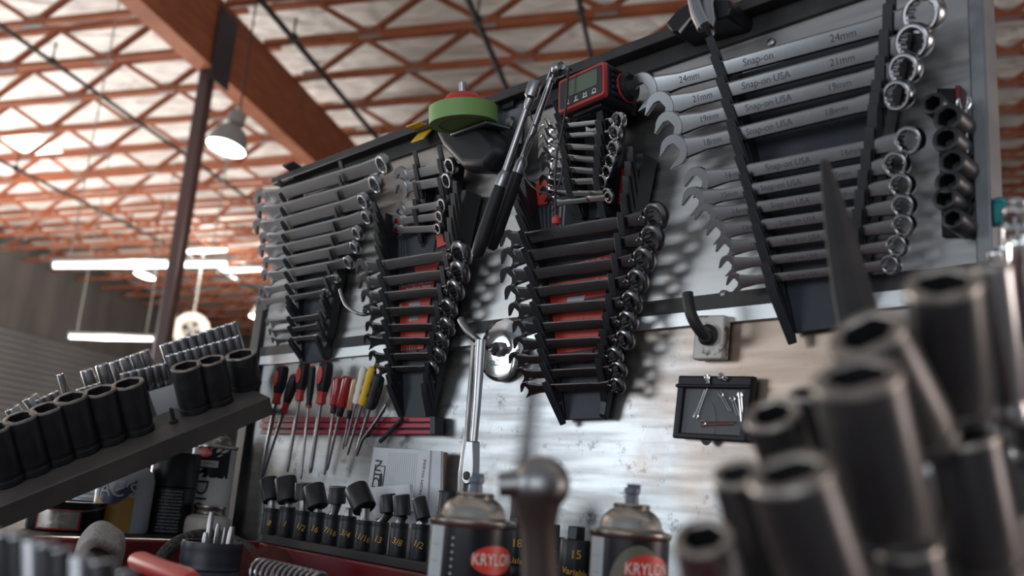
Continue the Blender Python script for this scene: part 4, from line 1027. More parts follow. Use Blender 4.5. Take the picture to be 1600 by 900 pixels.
for i, (x, y) in enumerate(LOW):
    top = P(x, y, .115); bz = V((top.x, top.y, zr - .001)); dpx = 23 + i * .5
    r = dpx / 2 * (top - EYE).length / F; h = top.z - bz.z
    o = thing('swivel_socket', '%s black swivel socket from the left on the red chest edge' % ordn(i), 'socket', axis_frame(bz, ZU, BS), 'swivel sockets on the chest edge')
    iM = o.matrix_world.inverted()
    MB().lathe([(r * .96, 0), (r, .002), (r, h * .80), (r * .97, h * .84), (r, h * .88), (r, h * .98), (r * .92, h), (r * .5, h)], 32).build('lower_body', m_oxide, o)
    fa = math.atan2(*(iM.to_3x3() @ (EYE - top)).to_2d().yx)
    wrap_text('paint_mark', MK[i], m_gold, o, r + .0004, fa - .1, h * .45, r * .95, rot=-.3)
    if i in UPP:
        (ta, tb, d) = UPP[i]; a_ = P(*ta, .115); b_ = P(*tb, .115); ax = (a_ - b_) - (BN * -.006); ru = d / 2 * (a_ - EYE).length / F
        ax = (a_ + (EYE - a_).normalized() * .004) - b_
        l = iM @ b_; u = iM.to_3x3() @ ax
        mb = MB(); mb.tube([(0, 0, h - .002), (l.x * .5, l.y * .5, h + .004), tuple(l)], [r * .62, r * .5, r * .62], 16); nk = mb.build('swivel_neck', m_dull, o)
        put('upper_body', socket_mesh(ru, ax.length, .97, .72, groove=False).mesh('upper_body', [m_oxide, m_rim, m_hole]), nk, axis_frame(l, u))
    else:
        MB().lathe([(r * .5, h - .002), (r * .5, h + .008), (r * .4, h + .010)], 16).build('drive_stub', m_dull, o)
def sock(pt, pb, d, off, mats, label, group=None, drive=1, name='impact_socket', zb=None, hexr=.68, groove=False):
    a_, b_ = P(*pt, off), P(*pb, off)
    if zb is not None: b_ = V((a_.x, a_.y, zb))
    r = d / 2 * (a_ - EYE).length / F
    o = put(name, socket_mesh(r, (a_ - b_).length, drive, hexr, groove=groove).mesh(name, mats), None, axis_frame(b_, a_ - b_, BS)); tag(o, label, 'socket', group)
    return o, r, (a_ - b_).length
sock((701, 767), (701, 850), 32, .115, [m_oxide, m_oxide, m_hole], 'tall plain black socket between the papers and the first spray can', zb=zr - .001)
# big marked sockets right of the first can
BIGS = [((808, 826), 44, 'big black socket marked 18 just right of the first spray can', ('18', 'Lisle'), .10), ((862, 838), 40, 'black socket half hidden behind the ball-headed tool', ('16', 'Deep'), .075), ((900, 843), 47, 'big black socket with yellow lettering 15 between the two spray cans', ('15', 'Variable'), .115), ((947, 848), 44, 'black socket just left of the second spray can', ('14', 'Variable'), .10)]
for (p, d, l, mk, of) in BIGS:
    a_ = P(*p, of); r = d / 2 * (a_ - EYE).length / F; h = a_.z - zr + .001
    o = thing('marked_socket', l, 'socket', axis_frame(V((a_.x, a_.y, zr - .001)), ZU, BS), 'marked sockets between the spray cans'); iM = o.matrix_world.inverted()
    MB().lathe([(r * .96, 0), (r, .002), (r, h * .20), (r * .97, h * .22), (r, h * .24), (r, h - .002), (r * .95, h), (r * .3, h)], 36).build('body', m_oxide, o)
    MB().box((0, 0, h + .006), (.0125, .0125, .0130)).build('square_drive', m_oxide, o, bevel=.0012)
    fa = math.atan2(*(iM.to_3x3() @ (EYE - a_)).to_2d().yx)
    wrap_text('paint_mark', mk[0], m_gold, o, r + .0004, fa + .05, h * .70, r * .75)
    wrap_text('paint_mark', mk[1], m_gold, o, r + .0004, fa + .05, h * .34, r * .55, rot=-.12)
a_ = P(800, 798, .115); 
o, r_, l_ = sock((815, 772), (812, 812), 30, .06, [m_oxide, m_oxide, m_hole], 'black socket standing behind the ball-headed tool', zb=zr + .001)
# painted scrap of board behind the sockets
q = [P(x, y, .06) for x, y in ((580, 762), (645, 757), (648, 800), (590, 812))]; M = BF(q[3]); iM = M.inverted(); q = [iM @ p for p in q]
mb = MB(); mb.prism([(p.x, p.y) for p in q], 0, .006); o = mb.build('stained_card', m_paper, None, M, bevel=.001); tag(o, 'small stained pale card behind the swivel sockets', 'card')

# ------------------------------------------------------------------ spray cans
def spray_can(c, r, zb, zrim, label, kind, face):
    o = thing('spray_can', label, 'spray can', T(V((c.x, c.y, zb)))); h = zrim - zb
    MB().lathe([(r * .95, 0), (r, .003), (r, h - .004)], 48).build('can_body', m_canlabel if kind != 'back' else m_white, o)
    dm = MB().lathe([(r * 1.0, h - .004), (r * 1.045, h - .002), (r * 1.05, h + .001), (r * 1.0, h + .002), (r * .90, h + .0025), (r * .82, h + .004), (r * .80, h + .006), (r * .775, h + .009), (r * .73, h + .012), (r * .66, h + .0145), (r * .57, h + .0168), (r * .47, h + .0185), (r * .455, h + .019), (r * .475, h + .020), (r * .48, h + .0214), (r * .44, h + .0225), (r * .15, h + .022)], 48)
    dome = dm.build('can_dome', m_canmetal, o)
    if kind != 'back':
        mb = MB(); mb.lathe([(.0058, h + .0215), (.0050, h + .0295), (.0064, h + .0305), (.0064, h + .0345), (.0045, h + .035)], 16); mb.box((.001, 0, h + .0362), (.010, .006, .003)); mb.build('nozzle', m_nozzle, dome)
    return o, h
for (x, y, kind, lab, of, lx) in ((739, 815, 'a', 'black and red spray can in front of the swivel sockets', 26, 0), (985, 833, 'b', 'black and olive spray can at the centre bottom', 20, 0)):
    c = Q(x, y, .745); r = .0325 if kind == 'a' else .0305
    o, h = spray_can(c, r, ZF + .0005, c.z, lab, kind, 0)
    fa = math.atan2(-(c.y), -(c.x)); R_ = r + .0004
    wrap_patch('silver_strip', m_silver, o, R_, fa - math.radians(56), h - .075, rect_pts(.018, .142, 6))
    for k in range(14): wrap_text('strip_lettering', '~~~~~', m_ink, o, R_ + .0003, fa - math.radians(54), h - .012 - k * .006, .0035) if k % 2 else None
    if kind == 'b': wrap_patch('olive_panel', m_olive, o, R_, fa + math.radians(14), h - .045, oval_pts(.048, .075))
    oz = h - .0265 if kind == 'a' else h - .025
    ov = wrap_patch('red_oval', m_krylred, o, R_ + .0003, fa + math.radians(of + 9), oz, oval_pts(.040, .0215))
    wrap_text('brand_lettering', 'KRYLON', m_white, ov, R_ + .0007, fa + math.radians(of + 9), oz, .0125, sx=.78)
    wrap_text('product_lettering', 'INDUSTRIAL', m_gold if kind == 'a' else m_white, o, R_ + .0005, fa + math.radians(20), oz - .0215, .0075)
    if kind == 'a':
        for k in range(8): wrap_patch('white_dot', m_white, o, R_ + .0002, fa - math.radians(25), h - .012 - k * .0052, oval_pts(.0016, .0016, 8))
        wrap_patch('red_stripe', m_krylred, o, R_ + .0002, fa - math.radians(22), oz - .026, [(-.012, -.006), (-.012, .002), (0, .0), (.012, -.006), (.012, -.014)])

# ball-headed tool standing between the cans (out of focus)
hd = .47; c = Q(838, 757, hd); b_ = Q(846, 930, hd + .01); M = axis_frame(b_, c - b_, CX); o = thing('ball_hammer', 'blurred steel ball-headed hammer standing upright between the spray cans', 'hammer', M); L = (c - b_).length
s_ = hd / F
MB().lathe([(30 * s_, 0), (27 * s_, L * .35), (27 * s_, L * .58), (31 * s_, L * .70), (38 * s_, L * .82), (42 * s_, L * .92)], 28).build('handle', m_rustbr, o)
MB().lathe([(0, -42 * s_)] + [(44 * s_ * math.cos(t), 42 * s_ * math.sin(t)) for t in [math.radians(-80 + 160 * k / 12) for k in range(13)]] + [(0, 42 * s_)], 30, 0, T((8 * s_, 0, L))).build('ball_head', m_dull, o)
mb = MB(); mb.lathe([(0, 0), (17 * s_, 0), (19 * s_, 6 * s_), (20 * s_, 24 * s_), (32 * s_, 52 * s_)], 26, 0, T((-58 * s_, 0, L + 2 * s_)) @ MX.Rotation(math.radians(90), 4, 'Y')); mb.build('peen', m_dull, o)

# ------------------------------------------------------------------ slanted angle-iron shelf with big sockets at left
DL0, DL1 = 1.38, 1.50
sa, sb = Q(0, 790, DL0), Q(420, 620, DL1)
RX = (sb - sa).normalized()
AX = CX * -.37 * .86 + CY * .93 * .86 - FW * .52; AX = (AX - RX * AX.dot(RX)).normalized()
def shelf_pt(x, y):                               # point of the shelf's top face seen at a pixel
    n = AX; d = ray(x, y); return EYE + d * ((sa - EYE).dot(n) / d.dot(n))
M = frame(sa, RX, AX)                             # x along the shelf, y = normal of its top, z = out
OUT = M.to_3x3() @ V((0, 0, 1))
iM = M.inverted(); Lsh = (sb - sa).length
front = 1 if OUT.dot(EYE - sa) > 0 else -1
o = thing('socket_shelf', 'slanted dark angle-iron shelf carrying big black sockets at the left', 'shelf', M)
mb = MB(); mb.box((Lsh / 2 - .03, -.002, -front * .045), (Lsh + .06, .004, .09)); mb.build('top_plate', m_shelfirn, o, bevel=.001)
mb = MB(); mb.box((Lsh / 2 - .006, -.015, front * .002), (Lsh + .012, .030, .004)); mb.build('front_flange', m_shelfirn, o, bevel=.001)
mb = MB(); mb.lathe([(.003, 0), (.003, .022), (.0025, .024)], 12, 0, T(iM @ shelf_pt(272, 660)) @ MX.Rotation(math.radians(-90), 4, 'X')); mb.lathe([(.007, 0), (.007, .004), (.005, .005)], 6, 0, T(iM @ shelf_pt(272, 660)) @ MX.Rotation(math.radians(-90), 4, 'X')); mb.build('bolt', m_railblk, o)
e1 = iM @ P(400, 640, .004)
mb = MB(); mb.tube([(Lsh - .02, -.02, -front * .01), tuple(e1)], .008, 8); mb.build('bracket_arm', m_railblk, o)
# leg holding the low end of the shelf up from the bench
pl_ = Q(-10, 792, DL0) - OUT * front * .05; mb = MB(); mb.tube([iM @ V((pl_.x, pl_.y, pl_.z)), iM @ V((pl_.x, pl_.y, ZB + .006))], .010, 8); mb.build('support_leg', m_railblk, o)
LS = [((375, 553), (398, 608), 46), ((326, 562), (354, 633), 42), ((285, 572), (317, 645), 44), ((198, 598), (228, 679), 45), ((157, 609), (185, 694), 45), ((110, 620), (142, 711), 44), ((69, 637), (103, 726), 44), ((26, 652), (64, 743), 44), ((-12, 668), (22, 760), 46)]
nms = ['rightmost', 'second from the right', 'third from the right', 'fourth from the right', 'fifth from the right', 'sixth from the right', 'seventh from the right', 'eighth from the right', 'leftmost']
for (pt, pb, d), nm in zip(LS, nms):
    bpt = shelf_pt(pb[0], pb[1] + 2) - OUT * front * .006; r = d / 2 * (bpt - EYE).length / F
    bpt = bpt - OUT * front * (r * .8) + AX * .0006
    # length so that the opening lands on its pixel height
    k0 = (bpt - EYE); tgt = ray(*pt); best = min(range(40, 170), key=lambda q: -((k0 + AX * q * .001).normalized().dot(tgt)))
    a_ = bpt + AX * best * .001
    o = put('deep_socket', socket_mesh(r, best * .001, .97, .80, groove=True).mesh('deep_socket', [m_oxide, m_rim, m_hole]), None, axis_frame(bpt, AX, RX))
    tag(o, 'big black deep socket, %s on the slanted shelf' % nm, 'socket', 'big deep sockets on the slanted shelf')
# rows of small chrome sockets on stepped rails behind them
def chrome_row(p0, p1, n, hpx, dpx, dist, label, group, m=m_chrome, skip=()):
    b0, b1 = Q(p0[0], p0[1] + hpx, dist + .02), Q(p1[0], p1[1] + hpx, dist + .02)
    rx = (b1 - b0).normalized(); ax = CX * -.20 + CY * .97 - FW * .12; ax = (ax - rx * ax.dot(rx)).normalized()
    h = hpx * .98 * dist / F; r = dpx / 2 * dist / F
    Mr = frame(b0, rx, ax); zz = Mr.to_3x3() @ V((0, 0, 1)); Lr = (b1 - b0).length
    o = thing('small_socket_rail', 'thin slanted rail under the ' + label, 'socket rail', Mr)
    mb = MB(); mb.box((Lr / 2, -.003, 0), (Lr + .02, .006, .018)); mb.build('rail_body', m_railblk, o, bevel=.001)
    mb = MB(); mb.box((Lr / 2, -.03, -.004), (Lr + .01, .05, .003)); mb.build('rail_web', m_galv, o)
    for i in range(n):
        if i in skip: continue
        bb = b0.lerp(b1, i / max(1, n - 1)); rr = r * (.94 + .06 * i / max(1, n - 1))
        hh = h * (.96 + .04 * i / max(1, n - 1))
        o = put('chrome_socket', socket_mesh(rr, hh, .97, .76, groove=False).mesh('chrome_socket', [m, m_bright, m_hole]), None, axis_frame(bb, ax, rx))
        tag(o, '%s chrome socket from the left in the %s' % (ordn(i), label), 'socket', group)
chrome_row((270, 535), (377, 502), 9, 46, 13.2, 1.66, 'upper back row behind the big sockets', 'chrome sockets, upper back row')
chrome_row((277, 552), (381, 524), 9, 48, 12.6, 1.60, 'second row just below the upper back row', 'chrome sockets, second row')
chrome_row((190, 563), (238, 547), 4, 36, 14, 1.66, 'short back row left of the upper row', 'chrome sockets, short back row')
chrome_row((200, 582), (262, 568), 6, 34, 11.5, 1.58, 'front short row behind the fourth big socket', 'chrome sockets, front short row')
chrome_row((146, 577), (170, 570), 2, 36, 18, 1.64, 'pair of larger chrome sockets', 'chrome sockets, larger pair')
chrome_row((131, 607), (160, 599), 4, 26, 9, 1.56, 'row of four tiny sockets', 'chrome sockets, tiny row')
chrome_row((106, 584), (113, 582), 1, 40, 10, 1.58, 'place of the single tall thin socket', 'chrome socket standing alone')
chrome_row((34, 634), (62, 618), 2, 26, 20, 1.56, 'low pair at the far left', 'chrome sockets, low pair')
chrome_row((72, 622), (96, 612), 3, 26, 11, 1.54, 'low trio left of the thin socket', 'chrome sockets, low trio')
# pale plate behind the gap in the row
q = [Q(x, y, 1.585) for x, y in ((232, 612), (286, 596), (300, 646), (252, 668))]; M = frame(q[3], q[2] - q[3], q[0] - q[3]); iM = M.inverted(); q = [iM @ p for p in q]
mb = MB(); mb.prism([(p.x, p.y) for p in q], -.001, .001); o = mb.build('bare_metal_plate', m_strip, None, M); tag(o, 'bare light metal plate behind the gap between the big sockets', 'plate')

# ------------------------------------------------------------------ cans and jar on the side bench
def on_bench(x, dist):
    d = ray(x, 800); hd = math.hypot(d.x, d.y); k = dist / hd; return V((d.x * k, d.y * k, ZB + .0005))
def zpx(c, x, y):                                 # height of the pixel above a bench point
    d = ray(x, y); k = math.hypot(c.x, c.y) / math.hypot(d.x, d.y); return EYE.z + d.z * k - c.z
# tall can with white and black label
c = on_bench(322, 1.69); h = zpx(c, 325, 697); r = 31 * 1.69 / F
o, h = spray_can(c, r, c.z, c.z + h, 'white and black spray can with big letters, under the slanted shelf', 'back', 0)
fa = math.atan2(-c.y, -c.x); R_ = r + .0005
wrap_patch('black_panel', m_canlabel, o, R_, fa - .15, h - .028, rect_pts(r * 1.9, .050))
wrap_patch('red_oval', m_krylred, o, R_ + .0004, fa - .45, h - .012, oval_pts(.026, .016))
wrap_text('brand_lettering', 'KRYLON', m_white, o, R_ + .0007, fa - .45, h - .012, .0062)
wrap_patch('white_tag', m_white, o, R_ + .0004, fa - .2, h - .030, rect_pts(.032, .011))
wrap_text('tag_lettering', 'STRIPING', m_ink, o, R_ + .0007, fa - .2, h - .030, .0058)
wrap_text('product_lettering', 'DICI', m_ink, o, R_ + .0006, fa - .42, h - .092, .034, rot=math.radians(-90), sx=1.1)
# black can with a wide black cap
c = on_bench(264, 1.63); h = zpx(c, 264, 706); r = 33 * 1.63 / F
o = thing('spray_can', 'all black capped spray can with small grey print under the slanted shelf', 'spray can', T(c)); fa = math.atan2(-c.y, -c.x)
MB().lathe([(r * .95, 0), (r * .98, .004), (r * .98, h * .56), (r * .9, h * .57)], 40).build('can_body', m_canlabel, o)
MB().lathe([(r, h * .575), (r * 1.01, h * .60), (r, h * .97), (r * .95, h), (r * .3, h)], 40).build('cap', m_plastic, o)
for k in range(13): wrap_text('small_print', ['CAUTION CONTENTS', 'UNDER PRESSURE IN', 'DIRECTIONS SHAKE', 'USE WITH ADEQUATE'][k % 4], m_silver, o, r * .985 + .0006, fa, h * .52 - k * .0052, .0036)
# rounded can with a dark blue and ochre label
c = on_bench(190, 1.60); h = zpx(c, 190, 735); r = 38 * 1.60 / F
o = thing('spray_can', 'rounded spray can with a dark blue and ochre label', 'spray can', T(c)); fa = math.atan2(-c.y, -c.x); R_ = r + .0005
MB().lathe([(r * .95, 0), (r, .004), (r, h * .86), (r * .93, h * .95), (r * .7, h * 1.06), (r * .4, h * 1.12)], 40).build('can_body', m_silver, o)
wrap_patch('ochre_panel', m_ochre, o, R_, fa - .38, h * .34, rect_pts(r * 1.5, h * .64))
wrap_patch('blue_panel', m_blue, o, R_ + .0003, fa - .38, h * .74, [(-r * .75, -h * .14)] + [(-r * .75 + r * 1.5 * t / 10, -h * .14 - .02 * math.sin(math.pi * t / 10) + h * .12 * t / 10) for t in range(1, 11)] + [(r * .75, h * .12), (-r * .75, h * .12)])
wrap_text('brand_lettering', "MAC'S", m_silver, o, R_ + .0008, fa - .52, h * .68, .030, sx=1.0)
wrap_patch('round_emblem', m_paper, o, R_ + .0007, fa - .15, h * .80, oval_pts(.010, .008, 14))
# low black tin with red-edged label, and clear pot behind
c = on_bench(106, 1.585); h = zpx(c, 106, 782); r = 50 * 1.585 / F
o = thing('black_tin', 'low black tin with a red-edged silver label under the shelf', 'tin', T(c)); fa = math.atan2(-c.y, -c.x); R_ = r + .0005
MB().lathe([(r * .97, 0), (r, .003), (r, h * .96), (r * 1.02, h * .97), (r * 1.02, h), (r * .93, h), (r * .9, h * .95), (r * .3, h * .95)], 44).build('tin_body', m_canlabel, o)
wrap_patch('red_label_edge', m_krylred, o, R_, fa - .22, h * .40, rect_pts(.064, .030))
wrap_patch('silver_label', m_canmetal, o, R_ + .0004, fa - .22, h * .41, rect_pts(.058, .026))
mb = MB(); mb.tube([(r * 1.0 * math.cos(fa + t), r * 1.0 * math.sin(fa + t), h * .96 - .012 * math.sin((t + 1.4) / 2.8 * math.pi)) for t in [-1.4 + 2.8 * k / 16 for k in range(17)]], .0012, 6); mb.build('wire_bail', m_dull, o)
c = on_bench(141, 1.76); h = zpx(c, 141, 740); r = 30 * 1.76 / F
o = thing('printed_tub', 'pale tub with rows of small print behind the black tin', 'tub', T(c)); fa = math.atan2(-c.y, -c.x)
MB().lathe([(r * .9, 0), (r, .004), (r, h), (r * .8, h)], 36).build('tub_body', m_paper, o)
for k in range(7): wrap_text('small_print', 'INGREDIENTS AND USE', m_ink, o, r + .0006, fa, h * .80 - k * .008, .005)
# glass jar
c = on_bench(327, 1.60); h = zpx(c, 327, 790); r = 32 * 1.60 / F
o = thing('glass_jar', 'squat cream jar with a threaded metal neck at the chest corner', 'jar', T(c))
MB().lathe([(r * .9, 0), (r, .006), (r, h * .46), (r * .94, h * .60), (r * .72, h * .70)], 36).build('jar_body', m_cream, o)
MB().lathe([(r * .68, h * .70), (r * .70, h * .76), (r * .66, h * .78), (r * .70, h * .83), (r * .66, h * .86), (r * .70, h * .92), (r * .70, h), (r * .55, h)], 32).build('threaded_neck', m_canmetal, o)
c = on_bench(372, 1.86); mb = MB(); mb.box((0, 0, .055), (.11, .08, .11)); o = mb.build('carton', m_cream, None, T(c) @ MX.Rotation(.6, 4, 'Z'), bevel=.003); tag(o, 'pale cardboard carton behind the left foot of the board', 'carton')
c = on_bench(352, 1.80); mb = MB(); mb.lathe([(.028, 0), (.03, .003), (.03, .045), (.026, .05)], 24); o = mb.build('teal_pot', m_teal, None, T(c)); tag(o, 'small teal pot behind the glass jar', 'pot')

# ------------------------------------------------------------------ things lying in the chest tray
def tray(x, y, dist): return Q(x, y, dist)
# folded grey rag, an arch of cloth
gx = 26; L = []
ctl = [(112, 862), (118, 848), (132, 828), (150, 816), (168, 816), (184, 826), (192, 838), (193, 856), (190, 885)]
dep = [1.08, 1.09, 1.10, 1.12, 1.14, 1.15, 1.16, 1.17, 1.18]
vs = []; m_ = 12
for i, ((x, y), d) in enumerate(zip(ctl, dep)):
    for j in range(m_ + 1):
        t = j / m_; p = Q(x + t * 4, y - t * 3, d - .05 + .12 * t) + ZU * (.003 * math.sin(t * 7 + i) - .016 * (1 - t) ** 2)
        vs.append(p)
zmin = ZF + .002
vs = [V((p.x, p.y, max(p.z, zmin))) for p in vs]
n = len(ctl); ctr = sum(vs, V()) / len(vs); ctr.z = zmin
mb = MB(); mb.add([v - ctr for v in vs], [[i * (m_ + 1) + j, i * (m_ + 1) + j + 1, (i + 1) * (m_ + 1) + j + 1, (i + 1) * (m_ + 1) + j] for i in range(n - 1) for j in range(m_)])
o = mb.build('shop_rag', m_rag, None, T(ctr), sharp=180); mo = o.modifiers.new('thick', 'SOLIDIFY'); mo.thickness = .011; mo.offset = -1; so = o.modifiers.new('soft', 'SUBSURF'); so.levels = 2; so.render_levels = 2
tag(o, 'folded grey towelling rag bulging up in the red tray', 'rag')
fold = [vs[i * (m_ + 1) + 5] - ctr for i in range(n)]; mb = MB(); kz = 6; fv = []
for v in fold:
    for q_ in range(kz + 1):
        u = q_ / kz; e = V((v.x * (1 - .10 * u), v.y * (1 - .10 * u), (v.z - .004) * (1 - u))) + (EYE - ctr).normalized() * (.012 * math.sin(u * 3.1) + .003 * math.sin(u * 9 + v.x * 90)); e.z = max(e.z, 0); fv.append(e)
mb.add(fv, [[i * (kz + 1) + q_, i * (kz + 1) + q_ + 1, (i + 1) * (kz + 1) + q_ + 1, (i + 1) * (kz + 1) + q_] for i in range(n - 1) for q_ in range(kz)])
f_ = mb.build('inner_fold', m_rag, o, sharp=180); mo = f_.modifiers.new('thick', 'SOLIDIFY'); mo.thickness = .006; so = f_.modifiers.new('soft', 'SUBSURF'); so.levels = 2; so.render_levels = 2
# dark cup with ribbed neck, holding drill bits
d_ = 1.06; c = Q(333, 846, d_); r = 45 * d_ / F; zb = ZF + .0005; h = c.z - zb
o = thing('bit_cup', 'dark blue ribbed plastic cup holding drill bits in the red tray', 'cup', T(V((c.x, c.y, zb))))
MB().lathe([(r * .96, 0), (r * 1.03, .004), (r * 1.03, h * .60), (r * .98, h * .66), (r * .92, h * .70), (r * .96, h * .72), (r * .92, h * .77), (r * .96, h * .82), (r * .92, h * .86), (r * .96, h * .92), (r * .94, h), (r * .85, h), (r * .84, h * .5), (.002, h * .48)], 44).build('cup_body', m_cup, o)
for (x, y, dd, rr, l) in ((331, 800, 0, .0034, 'tallest drill bit standing in the blue cup'), (342, 818, .01, .0030, 'short dark drill bit in the middle of the cup'), (352, 824, .0, .0026, 'leaning drill bit right of the middle in the cup'), (363, 823, -.01, .0036, 'thick drill bit at the right side of the cup'), (322, 832, -.015, .0034, 'lowest drill bit at the left side of the cup')):
    p = Q(x, y, d_ + dd); f = V((c.x + (p.x - c.x) * .8, c.y + (p.y - c.y) * .8, zb + h * .485))
    mb = MB(); mb.tube([f, f.lerp(p, .9), p], [rr, rr, rr * .7], 10); o = mb.build('drill_bit', m_dull); tag(o, l, 'drill bit', 'drill bits in the cup')
# braided strap arching behind the cup
pts = bez(Q(238, 892, 1.10), Q(262, 850, 1.12), Q(280, 846, 1.14), Q(302, 838, 1.15), 12) + bez(Q(302, 838, 1.15), Q(330, 834, 1.18), Q(360, 838, 1.18), Q(392, 862, 1.16), 12)[1:] + bez(Q(392, 862, 1.16), Q(410, 880, 1.14), Q(405, 900, 1.12), Q(380, 920, 1.10), 6)[1:]
pts = [V((p.x, p.y, max(p.z, ZF + .008))) for p in pts]
mb = MB(); mb.tube(pts, .0075, 10); o = mb.build('braided_hose', mat('braided_sleeve', (.075, .07, .06), .8, noise=(240, (.02, .02, .02), .4, .6, 0), bump=(260, .8, .002))); tag(o, 'dark braided hose curving behind the blue cup', 'hose')
# red handled tool in the tray
a_, b_ = Q(212, 875, .92), Q(300, 908, .80); M = frame(a_, b_ - a_, ZU); L = (b_ - a_).length
mb = MB(); mb.rings([[V((x, -.0 + .009 * k * math.cos(t * math.pi / 8), .010 * k * math.sin(t * math.pi / 8))) for t in range(16)] for x, k in ((0, .5), (.004, .85), (.012, 1), (L * .5, .95), (L * .9, 1), (L, .8))]); o = mb.build('red_tool_handle', m_redplastic, None, M); tag(o, 'bright red tool handle sticking up in the tray left of the cup', 'tool')
# dark red cloth lump and coil spring right of the cup
c = Q(396, 872, 1.13); mb = MB(); n = 20
c.z = ZF + .001
top = Q(396, 862, 1.13).z - c.z
mb.rings([[V((.062 * k * math.cos(2 * math.pi * i / n) * (1 + .12 * math.sin(3 * 2 * math.pi * i / n)), .04 * k * math.sin(2 * math.pi * i / n), top * z * (1 + .12 * math.cos(2 * 2 * math.pi * i / n)))) for i in range(n)] for k, z in ((1.05, 0), (1.06, .3), (.9, .7), (.6, .93), (.25, 1.0))])
o = mb.build('red_cloth', mat('dark_red_cloth', (.12, .025, .022), .9, bump=(60, .8, .006)), None, T(c) @ MX.Rotation(.5, 4, 'Z'), sharp=180); tag(o, 'crumpled dark red cloth right of the blue cup', 'cloth')
a_, b_ = Q(404, 893, .98), Q(505, 918, .90); M = axis_frame(a_, b_ - a_); L = (b_ - a_).length
mb = MB(); mb.tube([(.0125 * math.cos(t * .42), .0125 * math.sin(t * .42), L * t / 180) for t in range(181)], .0017, 8); o = mb.build('coil_spring', m_chrome, None, M); tag(o, 'shiny coil spring lying below the swivel socket rail', 'spring')

# blurred row of thin sockets at the lower left, close to the lens
FL = [(8, 832), (31, 836), (52, 844), (77, 849), (99, 857), (126, 868), (160, 876), (200, 892), (-14, 828)]
bA, bB = Q(-30, 960, .44), Q(240, 1010, .40)
Mr = frame(bA, bB - bA, ZU); o = thing('thin_socket_rail', 'blurred rail under the thin sockets at the lower left', 'socket rail', Mr)
MB().box(((bB - bA).length / 2, -.006, 0), ((bB - bA).length + .06, .012, .02)).build('rail_body', m_redpaint, o, bevel=.001)
for i, (x, y) in enumerate(sorted(FL)):
    t = (x + 30) / 270; dd = .44 - .04 * t; p = Q(x, y, dd); q = bA.lerp(bB, t) 
    ax = (p - q); 
    o = put('thin_socket', socket_mesh(.0042, ax.length, .97, .7, groove=False).mesh('thin_socket', [m_oxide if i % 3 else m_chrome, m_bright, m_hole]), None, axis_frame(q, ax)); tag(o, '%s thin blurred socket from the left at the bottom left corner' % ordn(i), 'socket', 'thin sockets at the lower left')

# ------------------------------------------------------------------ blurred foreground at the right
o = thing('foreground_shelf', 'dark sloping shelf carrying the large blurred sockets at the right', 'shelf')
fa_, fb_ = Q(1120, 1010, .34), Q(1640, 690, .46)
M = frame(fa_, fb_ - fa_, ZU); o.matrix_world = M; Lf = (fb_ - fa_).length
z_ = 1 if (M.to_3x3() @ V((0, 0, 1))).dot(EYE - fa_) > 0 else -1
MB().box((Lf / 2, -.012, -z_ * .02), (Lf + .1, .006, .07)).build('shelf_plate', m_railblk, o, bevel=.001)
MB().box((Lf / 2, -.045, z_ * .016), (Lf + .1, .07, .004)).build('front_flange', m_railblk, o, bevel=.001)
iM = M.inverted(); p = M @ V((Lf * .5, -.05, 0)); mb = MB(); mb.tube([iM @ p, iM @ V((p.x, p.y, ZF + .001))], .008, 8); mb.build('support_leg', m_railblk, o)
FG = [((1472, 440), (1496, 648), 104, .36, .03, 0, 'tallest blurred socket at upper right of the foreground group'),
      ((1352, 518), (1442, 690), 116, .345, .03, 0, 'leaning blurred socket left of the tallest one'),
      ((1337, 585), (1398, 850), 132, .31, .03, 0, 'largest blurred black socket in the middle of the foreground group'),
      ((1205, 645), (1262, 800), 84, .37, .03, 0, 'smaller blurred socket just right of the vinyl pouch'),
      ((1152, 738), (1200, 930), 78, .35, .03, 0, 'low blurred socket with a pale rim left of the large ones'),
      ((1232, 735), (1325, 1010), 128, .29, .03, 0, 'nearest blurred black socket at the bottom right'),
      ((1098, 838), (1135, 1000), 92, .33, .03, 1, 'blurred chrome topped socket at the foot of the foreground group'),
      ((1502, 680), (1545, 900), 96, .38, .02, 0, 'blurred socket directly below the tallest one'),
      ((1548, 412), (1578, 660), 52, .43, .02, 1, 'tall thin blurred socket right of the tallest one'),
      ((1584, 545), (1606, 720), 44, .45, .02, 1, 'thin blurred socket at the right picture edge'),
      ((1415, 850), (1450, 1040), 90, .33, .02, 0, 'low blurred socket at the bottom right of the group'),
      ((1262, 612), (1290, 780), 60, .40, .02, 0, 'blurred socket half hidden behind the largest one')]
m_fgox = mat('worn_black_socket', (.050, .048, .052), .30, .5, noise=(30, (.085, .075, .07), .4, .7, .1))
for pt, pb, d, ds, dd, ch, l in FG:
    a_, b_ = Q(*pt, ds), Q(*pb, ds + dd); r = d / 2 * ds / F
    o = put('impact_socket', socket_mesh(r, (a_ - b_).length, .97, .72, groove=True, hole=.45).mesh('impact_socket', [m_chrome if ch else m_fgox, m_rim, m_hole]), None, axis_frame(b_, a_ - b_))
    tag(o, l, 'socket', 'large blurred foreground sockets')
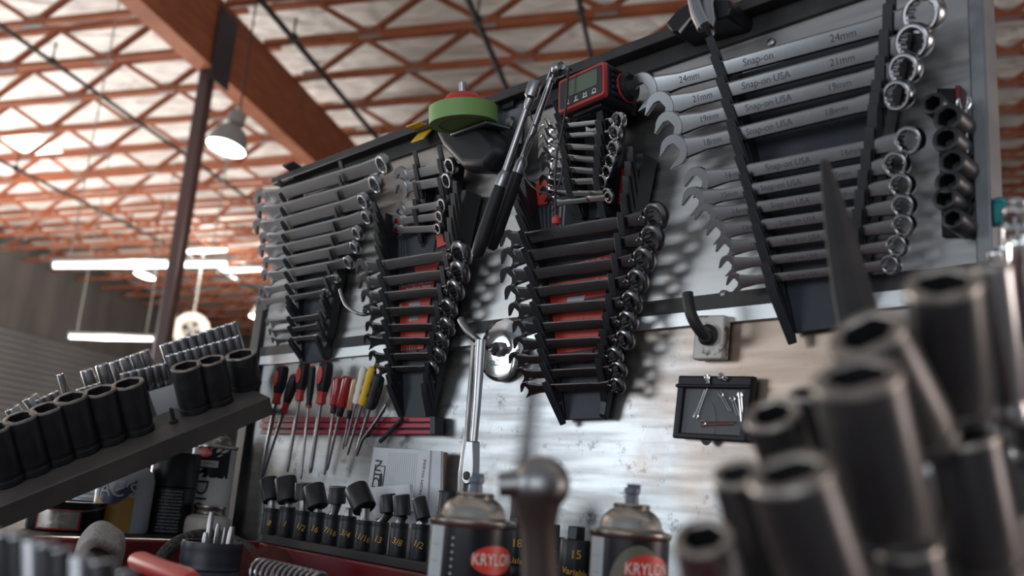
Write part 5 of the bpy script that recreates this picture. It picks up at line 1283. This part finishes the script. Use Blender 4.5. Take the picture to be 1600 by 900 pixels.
# pointed pry bar rising among them
tp, bt = Q(1288, 250, .66), Q(1345, 520, .60); M = axis_frame(bt, tp - bt, CX); bt = bt + (bt - tp) * ((bt.z - ZF - .001) / (tp.z - bt.z)); M = axis_frame(bt, tp - bt, CX); L0_ = (tp - Q(1345, 520, .60)).length; L = (tp - bt).length; k = .63 / F
mb = MB(); mb.rings([[V((sx * w_ * k, sy * t_ * k, z)) for sx, sy in ((-1, -.5), (-.6, -1), (.2, -1.1), (1, -.5), (1, .5), (.6, 1), (-.6, 1), (-1, .5))] for w_, t_, z in ((24, 10, 0), (29, 10, L - L0_), (27, 10, L - L0_ * .75), (21, 8, L - L0_ * .45), (13, 6, L - L0_ * .18), (6.5, 4, L - L0_ * .015), (4, 2, L))]); o = mb.build('pry_bar', m_railblk, None, M, sharp=15); tag(o, 'pointed flat steel pry bar standing in front of the right wrenches', 'pry bar')
# chrome tools and teal box beyond the right edge of the board
c = B(s_r + .0192, P(1541, 342, .0).z, .006); M = axis_frame(c - ZU * .014, ZU, BS); mb = MB(); mb.box((0, 0, .014), (.011, .012, .020)); mb.box((-.001, 0, .0255), (.008, .011, .006)); o = mb.build('teal_clip', m_teal, None, M, bevel=.002); tag(o, 'small teal plastic clip on the right edge of the board', 'clip')
for (x, y, x2, y2, d, ds, l, nm) in ((1588, 312, 1586, 520, 40, .62, 'shiny chrome extension bar at the right picture edge', 'extension_bar'), (1562, 390, 1575, 560, 34, .60, 'chrome deep socket left of the extension bar at the right edge', 'chrome_socket'), (1540, 425, 1556, 560, 26, .64, 'small chrome socket below the teal clip', 'chrome_socket'), (1598, 372, 1604, 600, 42, .56, 'large chrome socket cut by the right picture edge', 'chrome_socket')):
    a_, b_ = Q(x, y, ds), Q(x2, y2, ds + .02); r = d / 2 * ds / F; L = (a_ - b_).length
    if nm == 'extension_bar':
        o = thing(nm, l, 'extension bar', axis_frame(b_, a_ - b_)); MB().lathe([(r * .6, 0), (r * .6, L * .62), (r, L * .66), (r, L * .80), (r * .72, L * .83), (r * .9, L * .86), (r * .9, L * .93), (r * .6, L * .95)], 28).build('bar', m_bright, o); MB().box((0, 0, L * .975), (r * .9, r * .9, L * .06)).build('square_drive', m_bright, o, bevel=.001)
    else:
        o = put(nm, socket_mesh(r, L, .97, .74, groove=True).mesh(nm, [m_bright, m_bright, m_hole]), None, axis_frame(b_, a_ - b_)); tag(o, l, 'socket', 'chrome sockets at the right picture edge')
o = thing('rear_socket_rail', 'dark rail holding the chrome tools at the right edge', 'socket rail', T(Q(1580, 585, .63)))
MB().box((0, 0, -.006), (.09, .05, .012)).build('rail_body', m_railblk, o, bevel=.001)
mb = MB(); mb.tube([(0, .0, -.01), (0, 0, ZF - Q(1580, 585, .63).z)], .008, 8); mb.build('support_leg', m_railblk, o)
